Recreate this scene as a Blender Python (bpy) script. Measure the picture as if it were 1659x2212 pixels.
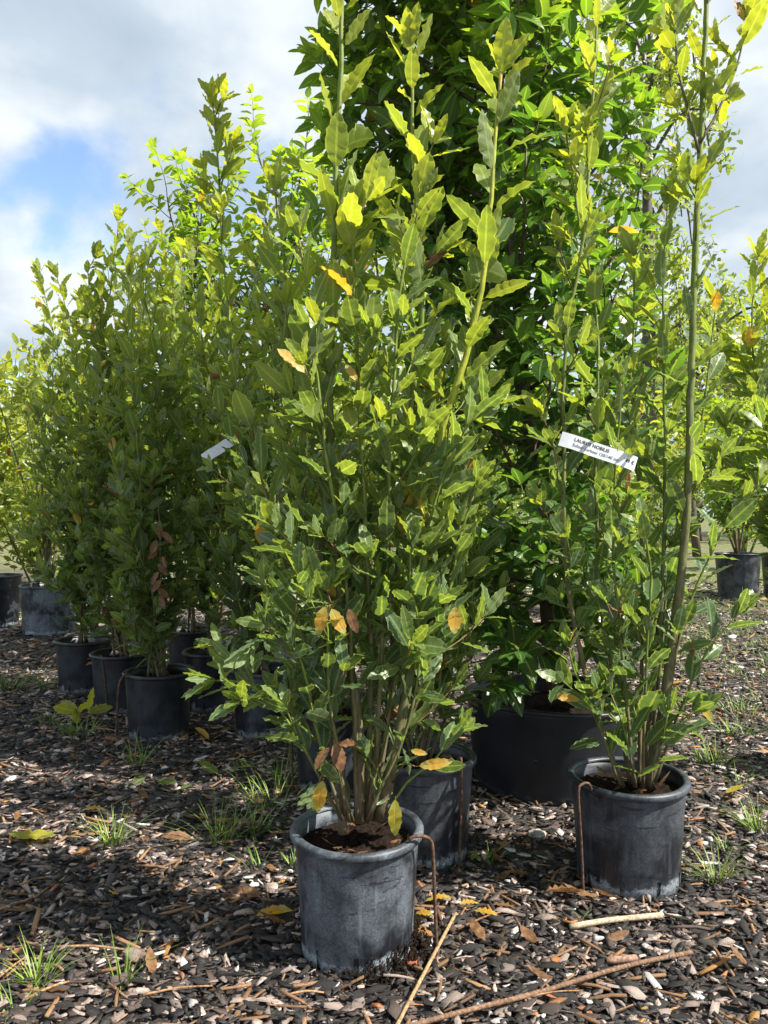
import bpy, math, random
import numpy as np
from mathutils import Vector, Matrix

for o in list(bpy.data.objects):
    bpy.data.objects.remove(o, do_unlink=True)
scene = bpy.context.scene
col = scene.collection
R = math.radians

# ------------------------------------------------------------------ camera
CAM_H = 0.90
cam_data = bpy.data.cameras.new('camera')
cam_data.sensor_fit = 'HORIZONTAL'
cam_data.sensor_width = 36.0
cam_data.lens = 36.1
cam_data.clip_start = 0.02
cam_data.clip_end = 2000
cam = bpy.data.objects.new('camera', cam_data)
cam.location = (0, 0, CAM_H)
cam.rotation_euler = (R(90), 0, 0)
col.objects.link(cam)
scene.camera = cam
F = 1663.0                      # focal length for a picture 1659 units wide


def at(u, v, Y):                # a point of the photograph at its real depth
    return Vector(((u - 830) / F * Y, Y, CAM_H - (v - 1106) / F * Y))


def gnd(u, v):
    Y = F * CAM_H / (v - 1106)
    return Vector(((u - 830) / F * Y, Y, 0.0))


# ------------------------------------------------------------------ light
SUN_EL = R(49)
SUN_AZ = R(-19)                 # from +X, towards the camera side
sun_dir = Vector((math.cos(SUN_EL) * math.cos(SUN_AZ), math.cos(SUN_EL) * math.sin(SUN_AZ), math.sin(SUN_EL)))
ld = bpy.data.lights.new('sun', 'SUN')
ld.energy = 5.0
ld.angle = R(0.53)
ld.color = (1.0, 0.94, 0.84)
sun = bpy.data.objects.new('sun', ld)
sun.rotation_euler = sun_dir.to_track_quat('Z', 'Y').to_euler()
sun.location = (4, -2, 6)
col.objects.link(sun)
scene.view_settings.view_transform = 'Standard'
scene.view_settings.look = 'None'
scene.view_settings.gamma = 1.0
scene.view_settings.use_curve_mapping = False
scene.view_settings.exposure = 1.12
scene.cycles.max_bounces = 7
scene.cycles.diffuse_bounces = 3
scene.cycles.glossy_bounces = 2
scene.cycles.transmission_bounces = 4


class NT:
    """tiny helper for node trees"""
    def __init__(self, tree):
        self.t = tree
        tree.nodes.clear()

    def n(self, typ, props=None, **ins):
        nd = self.t.nodes.new(typ)
        for k, v in (props or {}).items():
            setattr(nd, k, v)
        for k, v in ins.items():
            key = int(k[1:]) if k[0] == 'i' and k[1:].isdigit() else k.replace('_', ' ')
            self.set(nd, key, v)
        return nd

    def set(self, nd, key, v):
        s = nd.inputs[key]
        if isinstance(v, bpy.types.NodeSocket):
            self.t.links.new(v, s)
        elif isinstance(v, bpy.types.Node):
            self.t.links.new(v.outputs[0], s)
        else:
            if s.type == 'RGBA' and hasattr(v, '__len__') and len(v) == 3:
                v = (*v, 1.0)
            s.default_value = v

    def math(self, op, a, b=None, c=None, clamp=False):
        nd = self.t.nodes.new('ShaderNodeMath')
        nd.operation = op
        nd.use_clamp = clamp
        for i, x in enumerate((a, b, c)):
            if x is not None:
                self.set(nd, i, x)
        return nd.outputs[0]

    def mix(self, fac, a, b, blend='MIX'):
        nd = self.t.nodes.new('ShaderNodeMix')
        nd.data_type = 'RGBA'
        nd.blend_type = blend
        self.set(nd, 0, fac)
        self.set(nd, 6, a)
        self.set(nd, 7, b)
        return nd.outputs[2]

    def ss(self, x, lo, hi, a=0.0, b=1.0):
        nd = self.t.nodes.new('ShaderNodeMapRange')
        nd.interpolation_type = 'SMOOTHSTEP'
        for i, v in enumerate((x, lo, hi, a, b)):
            self.set(nd, i, v)
        return nd.outputs[0]

    def noise(self, vec, scale, detail=3.0, rough=0.55, dist=0.0, w=None):
        nd = self.t.nodes.new('ShaderNodeTexNoise')
        if w is not None:
            nd.noise_dimensions = '4D'
            nd.inputs['W'].default_value = w
        if vec is not None:
            self.set(nd, 'Vector', vec)
        nd.inputs['Scale'].default_value = scale
        nd.inputs['Detail'].default_value = detail
        nd.inputs['Roughness'].default_value = rough
        nd.inputs['Distortion'].default_value = dist
        return nd.outputs['Fac']

    def ramp(self, fac, stops):
        nd = self.t.nodes.new('ShaderNodeValToRGB')
        self.set(nd, 0, fac)
        el = nd.color_ramp.elements
        while len(el) < len(stops):
            el.new(0.5)
        for e, (p, c) in zip(el, stops):
            e.position = p
            e.color = (*c, 1) if len(c) == 3 else c
        return nd.outputs[0]


world = bpy.data.worlds.new('World')
scene.world = world
world.use_nodes = True
w = NT(world.node_tree)
tc = w.n('ShaderNodeTexCoord')
sep = w.n('ShaderNodeSeparateXYZ', Vector=tc.outputs['Generated'])
zc = w.math('MAXIMUM', sep.outputs[2], 0.0)
den = w.math('ADD', zc, 0.32)
px_ = w.math('DIVIDE', sep.outputs[0], den)
py_ = w.math('ADD', w.math('DIVIDE', sep.outputs[1], den), 0.24)
cv = w.n('ShaderNodeCombineXYZ', X=px_, Y=py_, Z=0.0)
CLOUD_W = 2.6
dens = w.noise(cv, 1.55, 7, 0.52, 0.25, CLOUD_W)
shade = w.noise(cv, 2.3, 6, 0.5, 0.2, CLOUD_W + 5.7)
edge = w.noise(cv, 5.0, 5, 0.55, 0.1, CLOUD_W + 2.1)
cover = w.ss(dens, 0.38, 0.47)
sh2 = w.math('ADD', w.math('MULTIPLY', shade, 0.8), w.math('MULTIPLY', edge, 0.2))
ccol = w.ramp(sh2, [(0.34, (0.43, 0.52, 0.63)), (0.47, (0.56, 0.66, 0.76)), (0.56, (0.82, 0.88, 0.93)), (0.68, (1.02, 1.04, 1.05))])
sky = w.n('ShaderNodeTexSky')
sky.sky_type = 'NISHITA'
sky.sun_disc = False
sky.sun_elevation = SUN_EL
sky.sun_rotation = math.atan2(sun_dir.x, sun_dir.y)
sky.air_density = 1.0
sky.dust_density = 0.6
sky.ozone_density = 1.6
bg1 = w.n('ShaderNodeBackground', Color=sky.outputs[0], Strength=0.13)
bg2 = w.n('ShaderNodeBackground', Color=ccol, Strength=0.52)
ms = w.n('ShaderNodeMixShader', i0=cover, i1=bg1, i2=bg2)
w.n('ShaderNodeOutputWorld', Surface=ms)


# ------------------------------------------------------------------ helpers
def tag(o, label=None, cat=None, group=None, kind=None):
    if label: o['label'] = label
    if cat: o['category'] = cat
    if group: o['group'] = group
    if kind: o['kind'] = kind
    return o


def empty(name, loc):
    o = bpy.data.objects.new(name, None)
    o.empty_display_size = 0.05
    o.location = loc
    col.objects.link(o)
    return o


def put(name, mesh, parent=None, loc=None):
    """an object; loc is in world space, parents carry no rotation"""
    o = bpy.data.objects.new(name, mesh)
    if parent is not None:
        o.parent = parent
    if loc is not None:
        o.location = Vector(loc) - (parent.location if parent is not None else Vector())
    col.objects.link(o)
    return o


def mesh_from(name, V, Fc, mat=None, smooth=True, cols=None, uvs=None, mats=None, mat_idx=None):
    me = bpy.data.meshes.new(name)
    me.from_pydata([tuple(map(float, v)) for v in V], [], [tuple(map(int, f)) for f in Fc])
    if mat is not None: me.materials.append(mat)
    if smooth: me.polygons.foreach_set('use_smooth', [True] * len(me.polygons))
    if cols is not None:
        a = me.color_attributes.new('Col', 'FLOAT_COLOR', 'POINT')
        c = np.ones((len(V), 4), np.float32); c[:, :3] = np.asarray(cols)[:, :3]
        a.data.foreach_set('color', c.ravel())
    if uvs is not None:
        uvl = me.uv_layers.new(name='UVMap')
        li = np.zeros(len(me.loops), np.int32); me.loops.foreach_get('vertex_index', li)
        uvl.data.foreach_set('uv', np.asarray(uvs, np.float32)[li].ravel())
    me.update()
    return me


def fast_mesh(name, V, tris, mat, cols=None, uvs=None, smooth=True):
    """triangle soup from numpy"""
    me = bpy.data.meshes.new(name)
    nV, nT = len(V), len(tris)
    me.vertices.add(nV); me.vertices.foreach_set('co', np.asarray(V, np.float32).ravel())
    me.loops.add(nT * 3); me.loops.foreach_set('vertex_index', np.asarray(tris, np.int32).ravel())
    me.polygons.add(nT); me.polygons.foreach_set('loop_start', np.arange(0, nT * 3, 3, dtype=np.int32))
    if smooth: me.polygons.foreach_set('use_smooth', np.ones(nT, bool))
    me.update(calc_edges=True)
    me.materials.append(mat)
    if cols is not None:
        a = me.color_attributes.new('Col', 'FLOAT_COLOR', 'POINT')
        c = np.ones((nV, 4), np.float32); c[:, :3] = cols
        a.data.foreach_set('color', c.ravel())
    if uvs is not None:
        uvl = me.uv_layers.new(name='UVMap')
        uvl.data.foreach_set('uv', np.asarray(uvs, np.float32)[np.asarray(tris).ravel()].ravel())
    me.validate()
    return me


def catmull(P, step):
    P = [Vector(p) for p in P]
    if len(P) == 2: P = [P[0], (P[0] + P[1]) / 2, P[1]]
    Q = [2 * P[0] - P[1]] + P + [2 * P[-1] - P[-2]]
    out = []
    for i in range(1, len(Q) - 2):
        a, b, c, d = Q[i - 1:i + 3]
        n = max(2, int((c - b).length / step))
        for k in range(n):
            t = k / n
            out.append(0.5 * ((2 * b) + (c - a) * t + (2 * a - 5 * b + 4 * c - d) * t * t + (3 * b - a - 3 * c + d) * t ** 3))
    out.append(P[-1].copy())
    return out


def frame_of(T):
    T = T.normalized()
    up = Vector((0, 0, 1)) if abs(T.z) < 0.9 else Vector((1, 0, 0))
    A = T.cross(up).normalized()
    return A, T.cross(A).normalized()


class Tubes:
    def __init__(self):
        self.V, self.Fc, self.C = [], [], []

    def add(self, path, radii, cols, sides=6, cap=True):
        base = len(self.V)
        n = len(path)
        A = None
        for i, p in enumerate(path):
            T = (path[min(i + 1, n - 1)] - path[max(i - 1, 0)])
            if T.length < 1e-9: T = Vector((0, 0, 1))
            T.normalize()
            if A is None:
                A, B = frame_of(T)
            else:
                A = (A - T * A.dot(T)); A = A.normalized() if A.length > 1e-6 else frame_of(T)[0]
                B = T.cross(A)
            for k in range(sides):
                a = 2 * math.pi * k / sides
                self.V.append(p + (A * math.cos(a) + B * math.sin(a)) * radii[i])
                self.C.append(cols[i])
        for i in range(n - 1):
            for k in range(sides):
                a, b = base + i * sides + k, base + i * sides + (k + 1) % sides
                self.Fc.append((a, b, b + sides, a + sides))
        if cap:
            self.Fc.append(tuple(base + (n - 1) * sides + k for k in range(sides)))
            self.Fc.append(tuple(base + sides - 1 - k for k in range(sides)))

    def mesh(self, name, mat, origin):
        return mesh_from(name, [v - origin for v in self.V], self.Fc, mat, True, self.C)


# ------------------------------------------------------------------ materials
def new_mat(name):
    m = bpy.data.materials.new(name)
    m.use_nodes = True
    return m, NT(m.node_tree)


def leaf_material(name, species, by_object):
    m, t = new_mat(name)
    if by_object:
        c = t.n('ShaderNodeObjectInfo').outputs['Color']
    else:
        c = t.n('ShaderNodeAttribute', {'attribute_name': 'Col'}).outputs['Color']
    s = t.n('ShaderNodeSeparateColor', Color=c)
    age, rnd, dry = s.outputs[0], s.outputs[1], s.outputs[2]
    uv = t.n('ShaderNodeUVMap')
    us = t.n('ShaderNodeSeparateXYZ', Vector=uv.outputs[0])
    mm = t.math('MULTIPLY', t.math('ABSOLUTE', t.math('SUBTRACT', us.outputs[0], 0.5)), 2.0)
    geo = t.n('ShaderNodeNewGeometry')
    blot = t.noise(geo.outputs['Position'], 70, 2, 0.6)
    big = t.math('SINE', t.math('MULTIPLY', us.outputs[1], 9.0))
    if species == 'bay':
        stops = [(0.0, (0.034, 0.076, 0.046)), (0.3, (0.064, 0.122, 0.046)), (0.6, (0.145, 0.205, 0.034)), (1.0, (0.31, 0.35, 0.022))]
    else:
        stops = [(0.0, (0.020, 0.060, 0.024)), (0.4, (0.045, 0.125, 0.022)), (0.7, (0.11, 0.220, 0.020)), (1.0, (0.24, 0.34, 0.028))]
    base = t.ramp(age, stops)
    base = t.mix(t.math('MULTIPLY', rnd, 0.55), base, t.mix(0.5, base, (0.055, 0.095, 0.055) if species == 'bay' else (0.02, 0.07, 0.02)))
    base = t.mix(t.ss(blot, 0.35, 0.75, 0.0, 0.35), base, t.mix(0.6, base, (0.10, 0.15, 0.03)))
    # veins and margin
    mid = t.ss(mm, 0.05, 0.17, 1.0, 0.0)
    ph = t.math('SUBTRACT', us.outputs[1], t.math('MULTIPLY', mm, 0.16))
    sv = t.math('SINE', t.math('MULTIPLY', ph, 2 * math.pi * 9))
    side = t.ss(sv, 0.86, 1.0, 0.0, 0.35)
    vein = t.math('MAXIMUM', mid, side)
    marg = t.ss(mm, 0.80, 0.96, 0.0, 0.75)
    vcol = t.mix(0.6, base, (0.36, 0.42, 0.13))
    base = t.mix(t.math('MULTIPLY', vein, 0.75), base, vcol)
    if species == 'bay':
        base = t.mix(marg, base, vcol)
    # yellowing and dry leaves (colour of the thing itself)
    yel = t.mix(t.ss(big, 0.4, 0.7), (0.50, 0.29, 0.04), (0.42, 0.34, 0.08))
    brn = t.mix(t.ss(blot, 0.35, 0.7), (0.15, 0.068, 0.028), (0.27, 0.15, 0.068))
    base = t.mix(t.ss(dry, 0.2, 0.5), base, yel)
    base = t.mix(t.ss(dry, 0.55, 0.85), base, brn)
    under = t.mix(0.45, base, (0.17, 0.22, 0.11))
    under = t.mix(t.ss(dry, 0.3, 0.5), under, base)
    surf = t.mix(geo.outputs['Backfacing'], base, under)
    bump = t.n('ShaderNodeBump', Strength=0.35, Distance=0.0015,
               Height=t.math('MULTIPLY', vein, -0.7))
    rough = t.math('ADD', t.ss(blot, 0.3, 0.7, 0.29, 0.45) if species == 'bay' else t.ss(blot, 0.3, 0.7, 0.24, 0.38),
                   t.math('ADD', t.math('MULTIPLY', geo.outputs['Backfacing'], 0.2), t.math('MULTIPLY', dry, 0.25)))
    p = t.n('ShaderNodeBsdfPrincipled', Base_Color=surf, Roughness=rough, Normal=bump)
    p.inputs['Specular IOR Level'].default_value = 0.5
    tcol = t.mix(1.0, base, (3.3, 3.0, 1.1), 'MULTIPLY')
    tcol = t.mix(t.ss(dry, 0.3, 0.7), tcol, t.mix(1.0, base, (1.3, 1.2, 1.0), 'MULTIPLY'))
    tr = t.n('ShaderNodeBsdfTranslucent', Color=tcol, Normal=bump)
    mx = t.n('ShaderNodeMixShader', i0=0.36, i1=p, i2=tr)
    t.n('ShaderNodeOutputMaterial', Surface=mx)
    return m


M = {}
for sp in ('bay', 'prunus'):
    M[sp + '_obj'] = leaf_material(sp + '_leaf', sp, True)
    M[sp + '_att'] = leaf_material(sp + '_foliage', sp, False)


def attr_material(name, rough, noise_scale, amount, bump=0.4, bump_dist=0.002, by_object=False, stretch=None, spec=0.4, speck=None):
    m, t = new_mat(name)
    if by_object:
        c = t.n('ShaderNodeObjectInfo').outputs['Color']
    else:
        c = t.n('ShaderNodeAttribute', {'attribute_name': 'Col'}).outputs['Color']
    geo = t.n('ShaderNodeNewGeometry')
    tcn = t.n('ShaderNodeTexCoord')
    vec = tcn.outputs['Object']
    if stretch:
        vec = t.n('ShaderNodeMapping', Vector=vec, Scale=stretch).outputs[0]
    nz = t.noise(vec, noise_scale, 5, 0.65)
    dark = t.mix(1.0, c, (1 - amount,) * 3, 'MULTIPLY')
    lite = t.mix(1.0, c, (1 + amount,) * 3, 'MULTIPLY')
    cc = t.mix(t.ss(nz, 0.3, 0.7), dark, lite)
    if speck:
        sp_ = t.noise(vec, noise_scale * 2.3, 2, 0.5)
        cc = t.mix(t.ss(sp_, 0.60, 0.72, 0, 0.55), cc, speck)
    b = t.n('ShaderNodeBump', Strength=bump, Distance=bump_dist, Height=nz)
    p = t.n('ShaderNodeBsdfPrincipled', Base_Color=cc, Roughness=rough, Normal=b)
    p.inputs['Specular IOR Level'].default_value = spec
    t.n('ShaderNodeOutputMaterial', Surface=p)
    return m


M['stem'] = attr_material('stem_bark', 0.6, 120, 0.35, 0.5, 0.002, stretch=(1, 1, 0.3))
M['chip_att'] = attr_material('bark_mulch', 0.62, 150, 0.45, 0.7, 0.003, spec=0.45)
M['chip_obj'] = attr_material('bark_chip', 0.62, 110, 0.50, 0.8, 0.003, True, (0.35, 1, 1), 0.45, (0.03, 0.022, 0.02))
M['wood_obj'] = attr_material('split_wood', 0.65, 160, 0.45, 0.7, 0.002, True, (0.12, 1, 1), 0.3)
M['grass'] = attr_material('grass_blade', 0.5, 60, 0.2, 0.1, 0.001)
M['rust'] = attr_material('rusty_steel', 0.8, 180, 0.5, 0.6, 0.001, spec=0.3)


def soil_material():
    m, t = new_mat('potting_soil')
    tcn = t.n('ShaderNodeTexCoord')
    a = t.noise(tcn.outputs['Object'], 90, 6, 0.7)
    b = t.noise(tcn.outputs['Object'], 350, 3, 0.6)
    c = t.ramp(a, [(0.35, (0.006, 0.004, 0.003)), (0.62, (0.026, 0.016, 0.011)), (0.85, (0.060, 0.040, 0.026))])
    bp = t.n('ShaderNodeBump', Strength=1.0, Distance=0.006, Height=t.math('ADD', a, t.math('MULTIPLY', b, 0.4)))
    p = t.n('ShaderNodeBsdfPrincipled', Base_Color=c, Roughness=0.95, Normal=bp)
    p.inputs['Specular IOR Level'].default_value = 0.12
    t.n('ShaderNodeOutputMaterial', Surface=p)
    return m


M['soil'] = soil_material()


def pot_material(name, chalk, lime, seed):
    """black moulded plastic, scuffed and limescaled"""
    m, t = new_mat(name)
    tcn = t.n('ShaderNodeTexCoord')
    ob = tcn.outputs['Object']
    sep = t.n('ShaderNodeSeparateXYZ', Vector=ob)
    big = t.noise(ob, 9, 4, 0.6, 0.4, seed)
    fine = t.noise(ob, 240, 4, 0.75, 0.0, seed)
    st = t.n('ShaderNodeMapping', Vector=ob, Scale=(1, 1, 0.12))
    streak = t.noise(st, 60, 4, 0.6, 0.0, seed + 3)
    st2 = t.n('ShaderNodeMapping', Vector=ob, Scale=(0.16, 0.16, 1), Rotation=(0.35, 0.25, 0))
    scr = t.noise(st2, 110, 3, 0.6, 0.6, seed + 7)
    f = t.math('MULTIPLY', t.ss(big, 0.40, 0.62), t.ss(fine, 0.15, 0.80))
    f = t.math('MULTIPLY', t.math('ADD', t.math('MULTIPLY', f, 0.9), t.math('MULTIPLY', t.ss(streak, 0.5, 0.75), 0.35)), chalk)
    rub = t.ss(t.noise(st2, 55, 3, 0.6, 1.2, seed + 9), 0.60, 0.66)
    f = t.math('MULTIPLY', f, t.math('SUBTRACT', 1.0, t.math('MULTIPLY', rub, 0.75)))
    f = t.math('ADD', f, t.math('MULTIPLY', t.ss(scr, 0.69, 0.74), 0.35), clamp=True)
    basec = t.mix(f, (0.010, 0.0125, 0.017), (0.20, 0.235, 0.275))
    # lime crust near the foot, ragged upper edge
    hgt = t.math('ADD', sep.outputs[2], t.math('MULTIPLY', t.math('SUBTRACT', t.noise(ob, 14, 5, 0.7, 0.5, seed + 1), 0.5), 0.13))
    lm = t.math('MULTIPLY', t.ss(hgt, 0.018, 0.034, 1.0, 0.0), t.ss(fine, 0.33, 0.55))
    lm = t.math('MULTIPLY', t.math('MULTIPLY', lm, t.ss(streak, 0.3, 0.5, 0.45, 1.0)), lime)
    c = t.mix(lm, basec, (0.36, 0.41, 0.45))
    bp = t.n('ShaderNodeBump', Strength=0.25, Distance=0.001, Height=t.math('ADD', fine, t.math('MULTIPLY', scr, 0.6)))
    p = t.n('ShaderNodeBsdfPrincipled', Base_Color=c, Roughness=t.math('ADD', 0.40, t.math('MULTIPLY', f, 0.35)), Normal=bp)
    p.inputs['Specular IOR Level'].default_value = 0.45
    t.n('ShaderNodeOutputMaterial', Surface=p)
    return m


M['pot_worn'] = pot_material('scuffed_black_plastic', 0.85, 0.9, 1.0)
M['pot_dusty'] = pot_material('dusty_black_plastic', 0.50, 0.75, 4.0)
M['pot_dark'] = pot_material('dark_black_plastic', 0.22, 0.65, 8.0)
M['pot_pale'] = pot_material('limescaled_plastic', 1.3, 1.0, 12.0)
M['tub'] = pot_material('black_tub_plastic', 0.06, 0.1, 15.0)


def ground_material():
    m, t = new_mat('mulched_ground')
    tcn = t.n('ShaderNodeTexCoord')
    ob = tcn.outputs['Object']
    vor = t.n('ShaderNodeTexVoronoi', Vector=ob, Scale=38.0)
    cell = t.n('ShaderNodeSeparateColor', Color=vor.outputs['Color']).outputs[0]
    nz = t.noise(ob, 3.0, 5, 0.6)
    c = t.ramp(cell, [(0.0, (0.014, 0.011, 0.010)), (0.6, (0.035, 0.027, 0.023)), (0.85, (0.11, 0.08, 0.065)), (1.0, (0.26, 0.19, 0.15))])
    sp_ = t.n('ShaderNodeSeparateXYZ', Vector=ob)
    far = t.math('ADD', sp_.outputs[1], t.math('ADD', t.math('MULTIPLY', sp_.outputs[0], 0.5), t.math('MULTIPLY', nz, 3.0)))
    gcol = t.mix(t.ss(t.noise(ob, 5, 6, 0.7), 0.35, 0.65), (0.055, 0.075, 0.02), (0.20, 0.19, 0.08))
    c = t.mix(t.ss(far, 8.5, 12.5), c, gcol)
    bp = t.n('ShaderNodeBump', Strength=0.8, Distance=0.02, Height=cell)
    p = t.n('ShaderNodeBsdfPrincipled', Base_Color=c, Roughness=0.85, Normal=bp)
    t.n('ShaderNodeOutputMaterial', Surface=p)
    return m


M['ground'] = ground_material()


def flat_mat(name, c, rough=0.6, trans=0.0):
    m, t = new_mat(name)
    geo = t.n('ShaderNodeNewGeometry')
    nz = t.noise(geo.outputs['Position'], 60, 3, 0.6)
    cc = t.mix(t.ss(nz, 0.3, 0.7), tuple(x * 0.9 for x in c), c)
    p = t.n('ShaderNodeBsdfPrincipled', Base_Color=cc, Roughness=rough)
    if trans:
        tr = t.n('ShaderNodeBsdfTranslucent', Color=cc)
        p = t.n('ShaderNodeMixShader', i0=trans, i1=p, i2=tr)
    t.n('ShaderNodeOutputMaterial', Surface=p)
    return m


M['paper'] = flat_mat('white_label_film', (0.80, 0.83, 0.88), 0.45, 0.15)
M['ink'] = flat_mat('black_print', (0.02, 0.02, 0.025), 0.7)


# ------------------------------------------------------------------ leaf templates
def leaf_template(rng, kind, segs=12):
    V, UV = [], []
    pet = 0.075
    if kind == 'bay':
        wmax = rng.uniform(0.165, 0.215); fold = rng.uniform(0.02, 0.30); bend = rng.uniform(-0.10, 0.24)
        wave = rng.uniform(0.014, 0.034); kf = rng.uniform(3.2, 4.6); wv = rng.uniform(0.03, 0.08)
    elif kind == 'prunus':
        wmax = rng.uniform(0.20, 0.26); fold = rng.uniform(0.05, 0.25); bend = rng.uniform(0.18, 0.42)
        wave = rng.uniform(0.004, 0.012); kf = rng.uniform(3, 5); wv = rng.uniform(0.0, 0.03)
    else:  # dry
        wmax = rng.uniform(0.14, 0.20); fold = rng.uniform(-0.4, 0.9); bend = rng.uniform(-0.25, 0.3)
        wave = rng.uniform(0.02, 0.05); kf = rng.uniform(2.5, 5); wv = rng.uniform(0.02, 0.08)
    ph = [rng.uniform(0, 6.28) for _ in range(4)]
    tw = rng.uniform(-0.40, 0.40)
    side_b = rng.uniform(-0.06, 0.06)
    V += [(-0.008, 0, 0), (0.008, 0, 0)]; UV += [(0.5, 0), (0.5, 0)]
    rows = []
    for i in range(segs + 1):
        t = i / segs
        y = pet + (1 - pet) * t
        if kind == 'prunus':
            wd = wmax * (math.sin(math.pi * min(1, t ** 0.80)) ** 0.85) if 0 < t < 1 else 0
        else:
            wd = wmax * (math.sin(math.pi * min(1, t ** 0.93)) ** 0.72) if 0 < t < 1 else 0
        zc = -bend * y * y * (1.0 if kind != 'dry' else 1.4)
        yc = y - 0.35 * bend * bend * y ** 3
        xc = side_b * y * y
        jag = (0.06 if i % 2 else -0.06) * (1 if kind == 'bay' else 0.5)
        wl = wd * (1 + wv * math.sin(kf * 6.28 * t + ph[0]) + jag)
        wr = wd * (1 + wv * math.sin(kf * 6.28 * t + ph[1]) - jag)
        zl = zc + fold * wl + wave * math.sin(kf * 6.28 * t + ph[2]) * (wd / wmax) - tw * wl * t
        zr = zc + fold * wr + wave * math.sin(kf * 6.28 * t + ph[3]) * (wd / wmax) + tw * wr * t
        if kind == 'bay' and 0 < i < segs: zl += jag * 0.2; zr -= jag * 0.2
        b = len(V)
        if i == 0 or i == segs:
            V.append((xc, yc, zc)); UV.append((0.5, t)); rows.append((b, b, b))
        else:
            V += [(xc - wl * (1 - 0.25 * abs(fold)), yc, zl), (xc, yc, zc), (xc + wr * (1 - 0.25 * abs(fold)), yc, zr)]
            UV += [(0.0, t), (0.5, t), (1.0, t)]; rows.append((b, b + 1, b + 2))
    T = [(0, 1, 2)]
    for i in range(segs):
        a, c = rows[i], rows[i + 1]
        for s in (0, 1):
            q = (a[s], a[s + 1], c[s + 1], c[s])
            for tri in ((q[0], q[1], q[2]), (q[0], q[2], q[3])):
                if len(set(tri)) == 3: T.append(tri)
    return np.array(V, np.float32), np.array(T, np.int32), np.array(UV, np.float32)


trng = random.Random(11)
TPL = {'bay': [leaf_template(trng, 'bay') for _ in range(9)],
       'prunus': [leaf_template(trng, 'prunus', 10) for _ in range(8)],
       'dry': [leaf_template(trng, 'dry', 10) for _ in range(8)],
       'bay_far': [leaf_template(trng, 'bay', 7) for _ in range(6)],
       'prunus_far': [leaf_template(trng, 'prunus', 7) for _ in range(6)]}
LEAFMESH = {}
for kind in ('bay', 'prunus', 'dry'):
    for i, (V, T, UV) in enumerate(TPL[kind]):
        LEAFMESH[kind, i] = fast_mesh(kind + '_leaf_blade', V, T, M[('bay' if kind == 'dry' else kind) + '_obj'], None, UV)


class Leaves:
    """list of (position, axis, normal, length, width factor, colour code)"""
    def __init__(self):
        self.L = []; self.owner = None

    def add(self, p, A, Nn, ln, wf, c):
        A = A.normalized()
        X = A.cross(Nn)
        if X.length < 1e-5: X = frame_of(A)[0]
        X.normalize(); Z = X.cross(A).normalized()
        self.L.append((p, X, A, Z, ln, wf, c, self.owner))


def foliage_mesh(name, leaves, kind, mat, origin, rng):
    tpl = TPL[kind]
    groups = [[] for _ in tpl]
    for l in leaves: groups[rng.randrange(len(tpl))].append(l)
    Vs, Ts, Us, Cs = [], [], [], []
    base = 0
    for (V, T, UV), g in zip(tpl, groups):
        if not g: continue
        n = len(g); k = len(V)
        Mx = np.array([[list(l[1] * l[4] * l[5]), list(l[2] * l[4]), list(l[3] * l[4])] for l in g], np.float32)  # n,3,3
        P = np.array([list(l[0] - origin) for l in g], np.float32)
        W = np.einsum('kj,njc->nkc', V, Mx) + P[:, None, :]
        Vs.append(W.reshape(-1, 3))
        Ts.append((T[None] + (np.arange(n) * k)[:, None, None] + base).reshape(-1, 3))
        Us.append(np.tile(UV, (n, 1)))
        Cs.append(np.repeat(np.array([l[6] for l in g], np.float32), k, axis=0))
        base += n * k
    return fast_mesh(name, np.concatenate(Vs), np.concatenate(Ts), mat, np.concatenate(Cs), np.concatenate(Us))


def in_view(p, m=60):
    if p.y < 0.2: return False
    u = 830 + F * p.x / p.y; v = 1106 - F * (p.z - CAM_H) / p.y
    return -m < u < 1659 + m and -m < v < 2212 + m


def place_leaves(root, leaves, kind, n_obj, rng, far=False):
    """the leaves that show largest as objects, the others as one part"""
    L = leaves.L
    if n_obj:
        score = []
        for i, l in enumerate(L):
            p = l[0] + l[2] * l[4] * 0.5
            d = p - cam.location
            s = (l[4] / d.length) * (0.35 + abs(l[3].dot(d.normalized()))) if in_view(p) else -1
            score.append((s / max(0.05, (d.length - (root.location - cam.location).length + 0.9)) , i))
        score.sort(reverse=True)
        pick = {i for s, i in score[:n_obj] if s > 0}
    else:
        pick = set()
    rest = []
    nm = len(TPL[kind])
    for i, l in enumerate(L):
        if i in pick:
            o = bpy.data.objects.new('leaf', LEAFMESH[kind, rng.randrange(nm)])
            p, X, A, Z, ln, wf, c, own = l
            o.parent = root if own is None else own
            q = p - root.location
            o.matrix_basis = Matrix(((X.x * ln * wf, A.x * ln, Z.x * ln, q.x), (X.y * ln * wf, A.y * ln, Z.y * ln, q.y), (X.z * ln * wf, A.z * ln, Z.z * ln, q.z), (0, 0, 0, 1)))
            o.color = (*c, 1)
            col.objects.link(o)
        else:
            rest.append(l)
    if rest:
        me = foliage_mesh('foliage', rest, kind + ('_far' if far else ''), M[kind + '_att'], root.location, rng)
        o = put('foliage', me, root)
        tag(o, kind='stuff')


# ------------------------------------------------------------------ plants
WOOD = (0.115, 0.085, 0.050); GREENWOOD = (0.13, 0.15, 0.045); GREEN = (0.15, 0.20, 0.025); RED = (0.16, 0.055, 0.025)


def lerp3(a, b, t): return tuple(x + (y - x) * t for x, y in zip(a, b))


def dry_code(rng, p_dry):
    r = rng.random()
    if r < p_dry * 0.5: return 0.45
    if r < p_dry: return 1.0
    return 0.0


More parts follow.
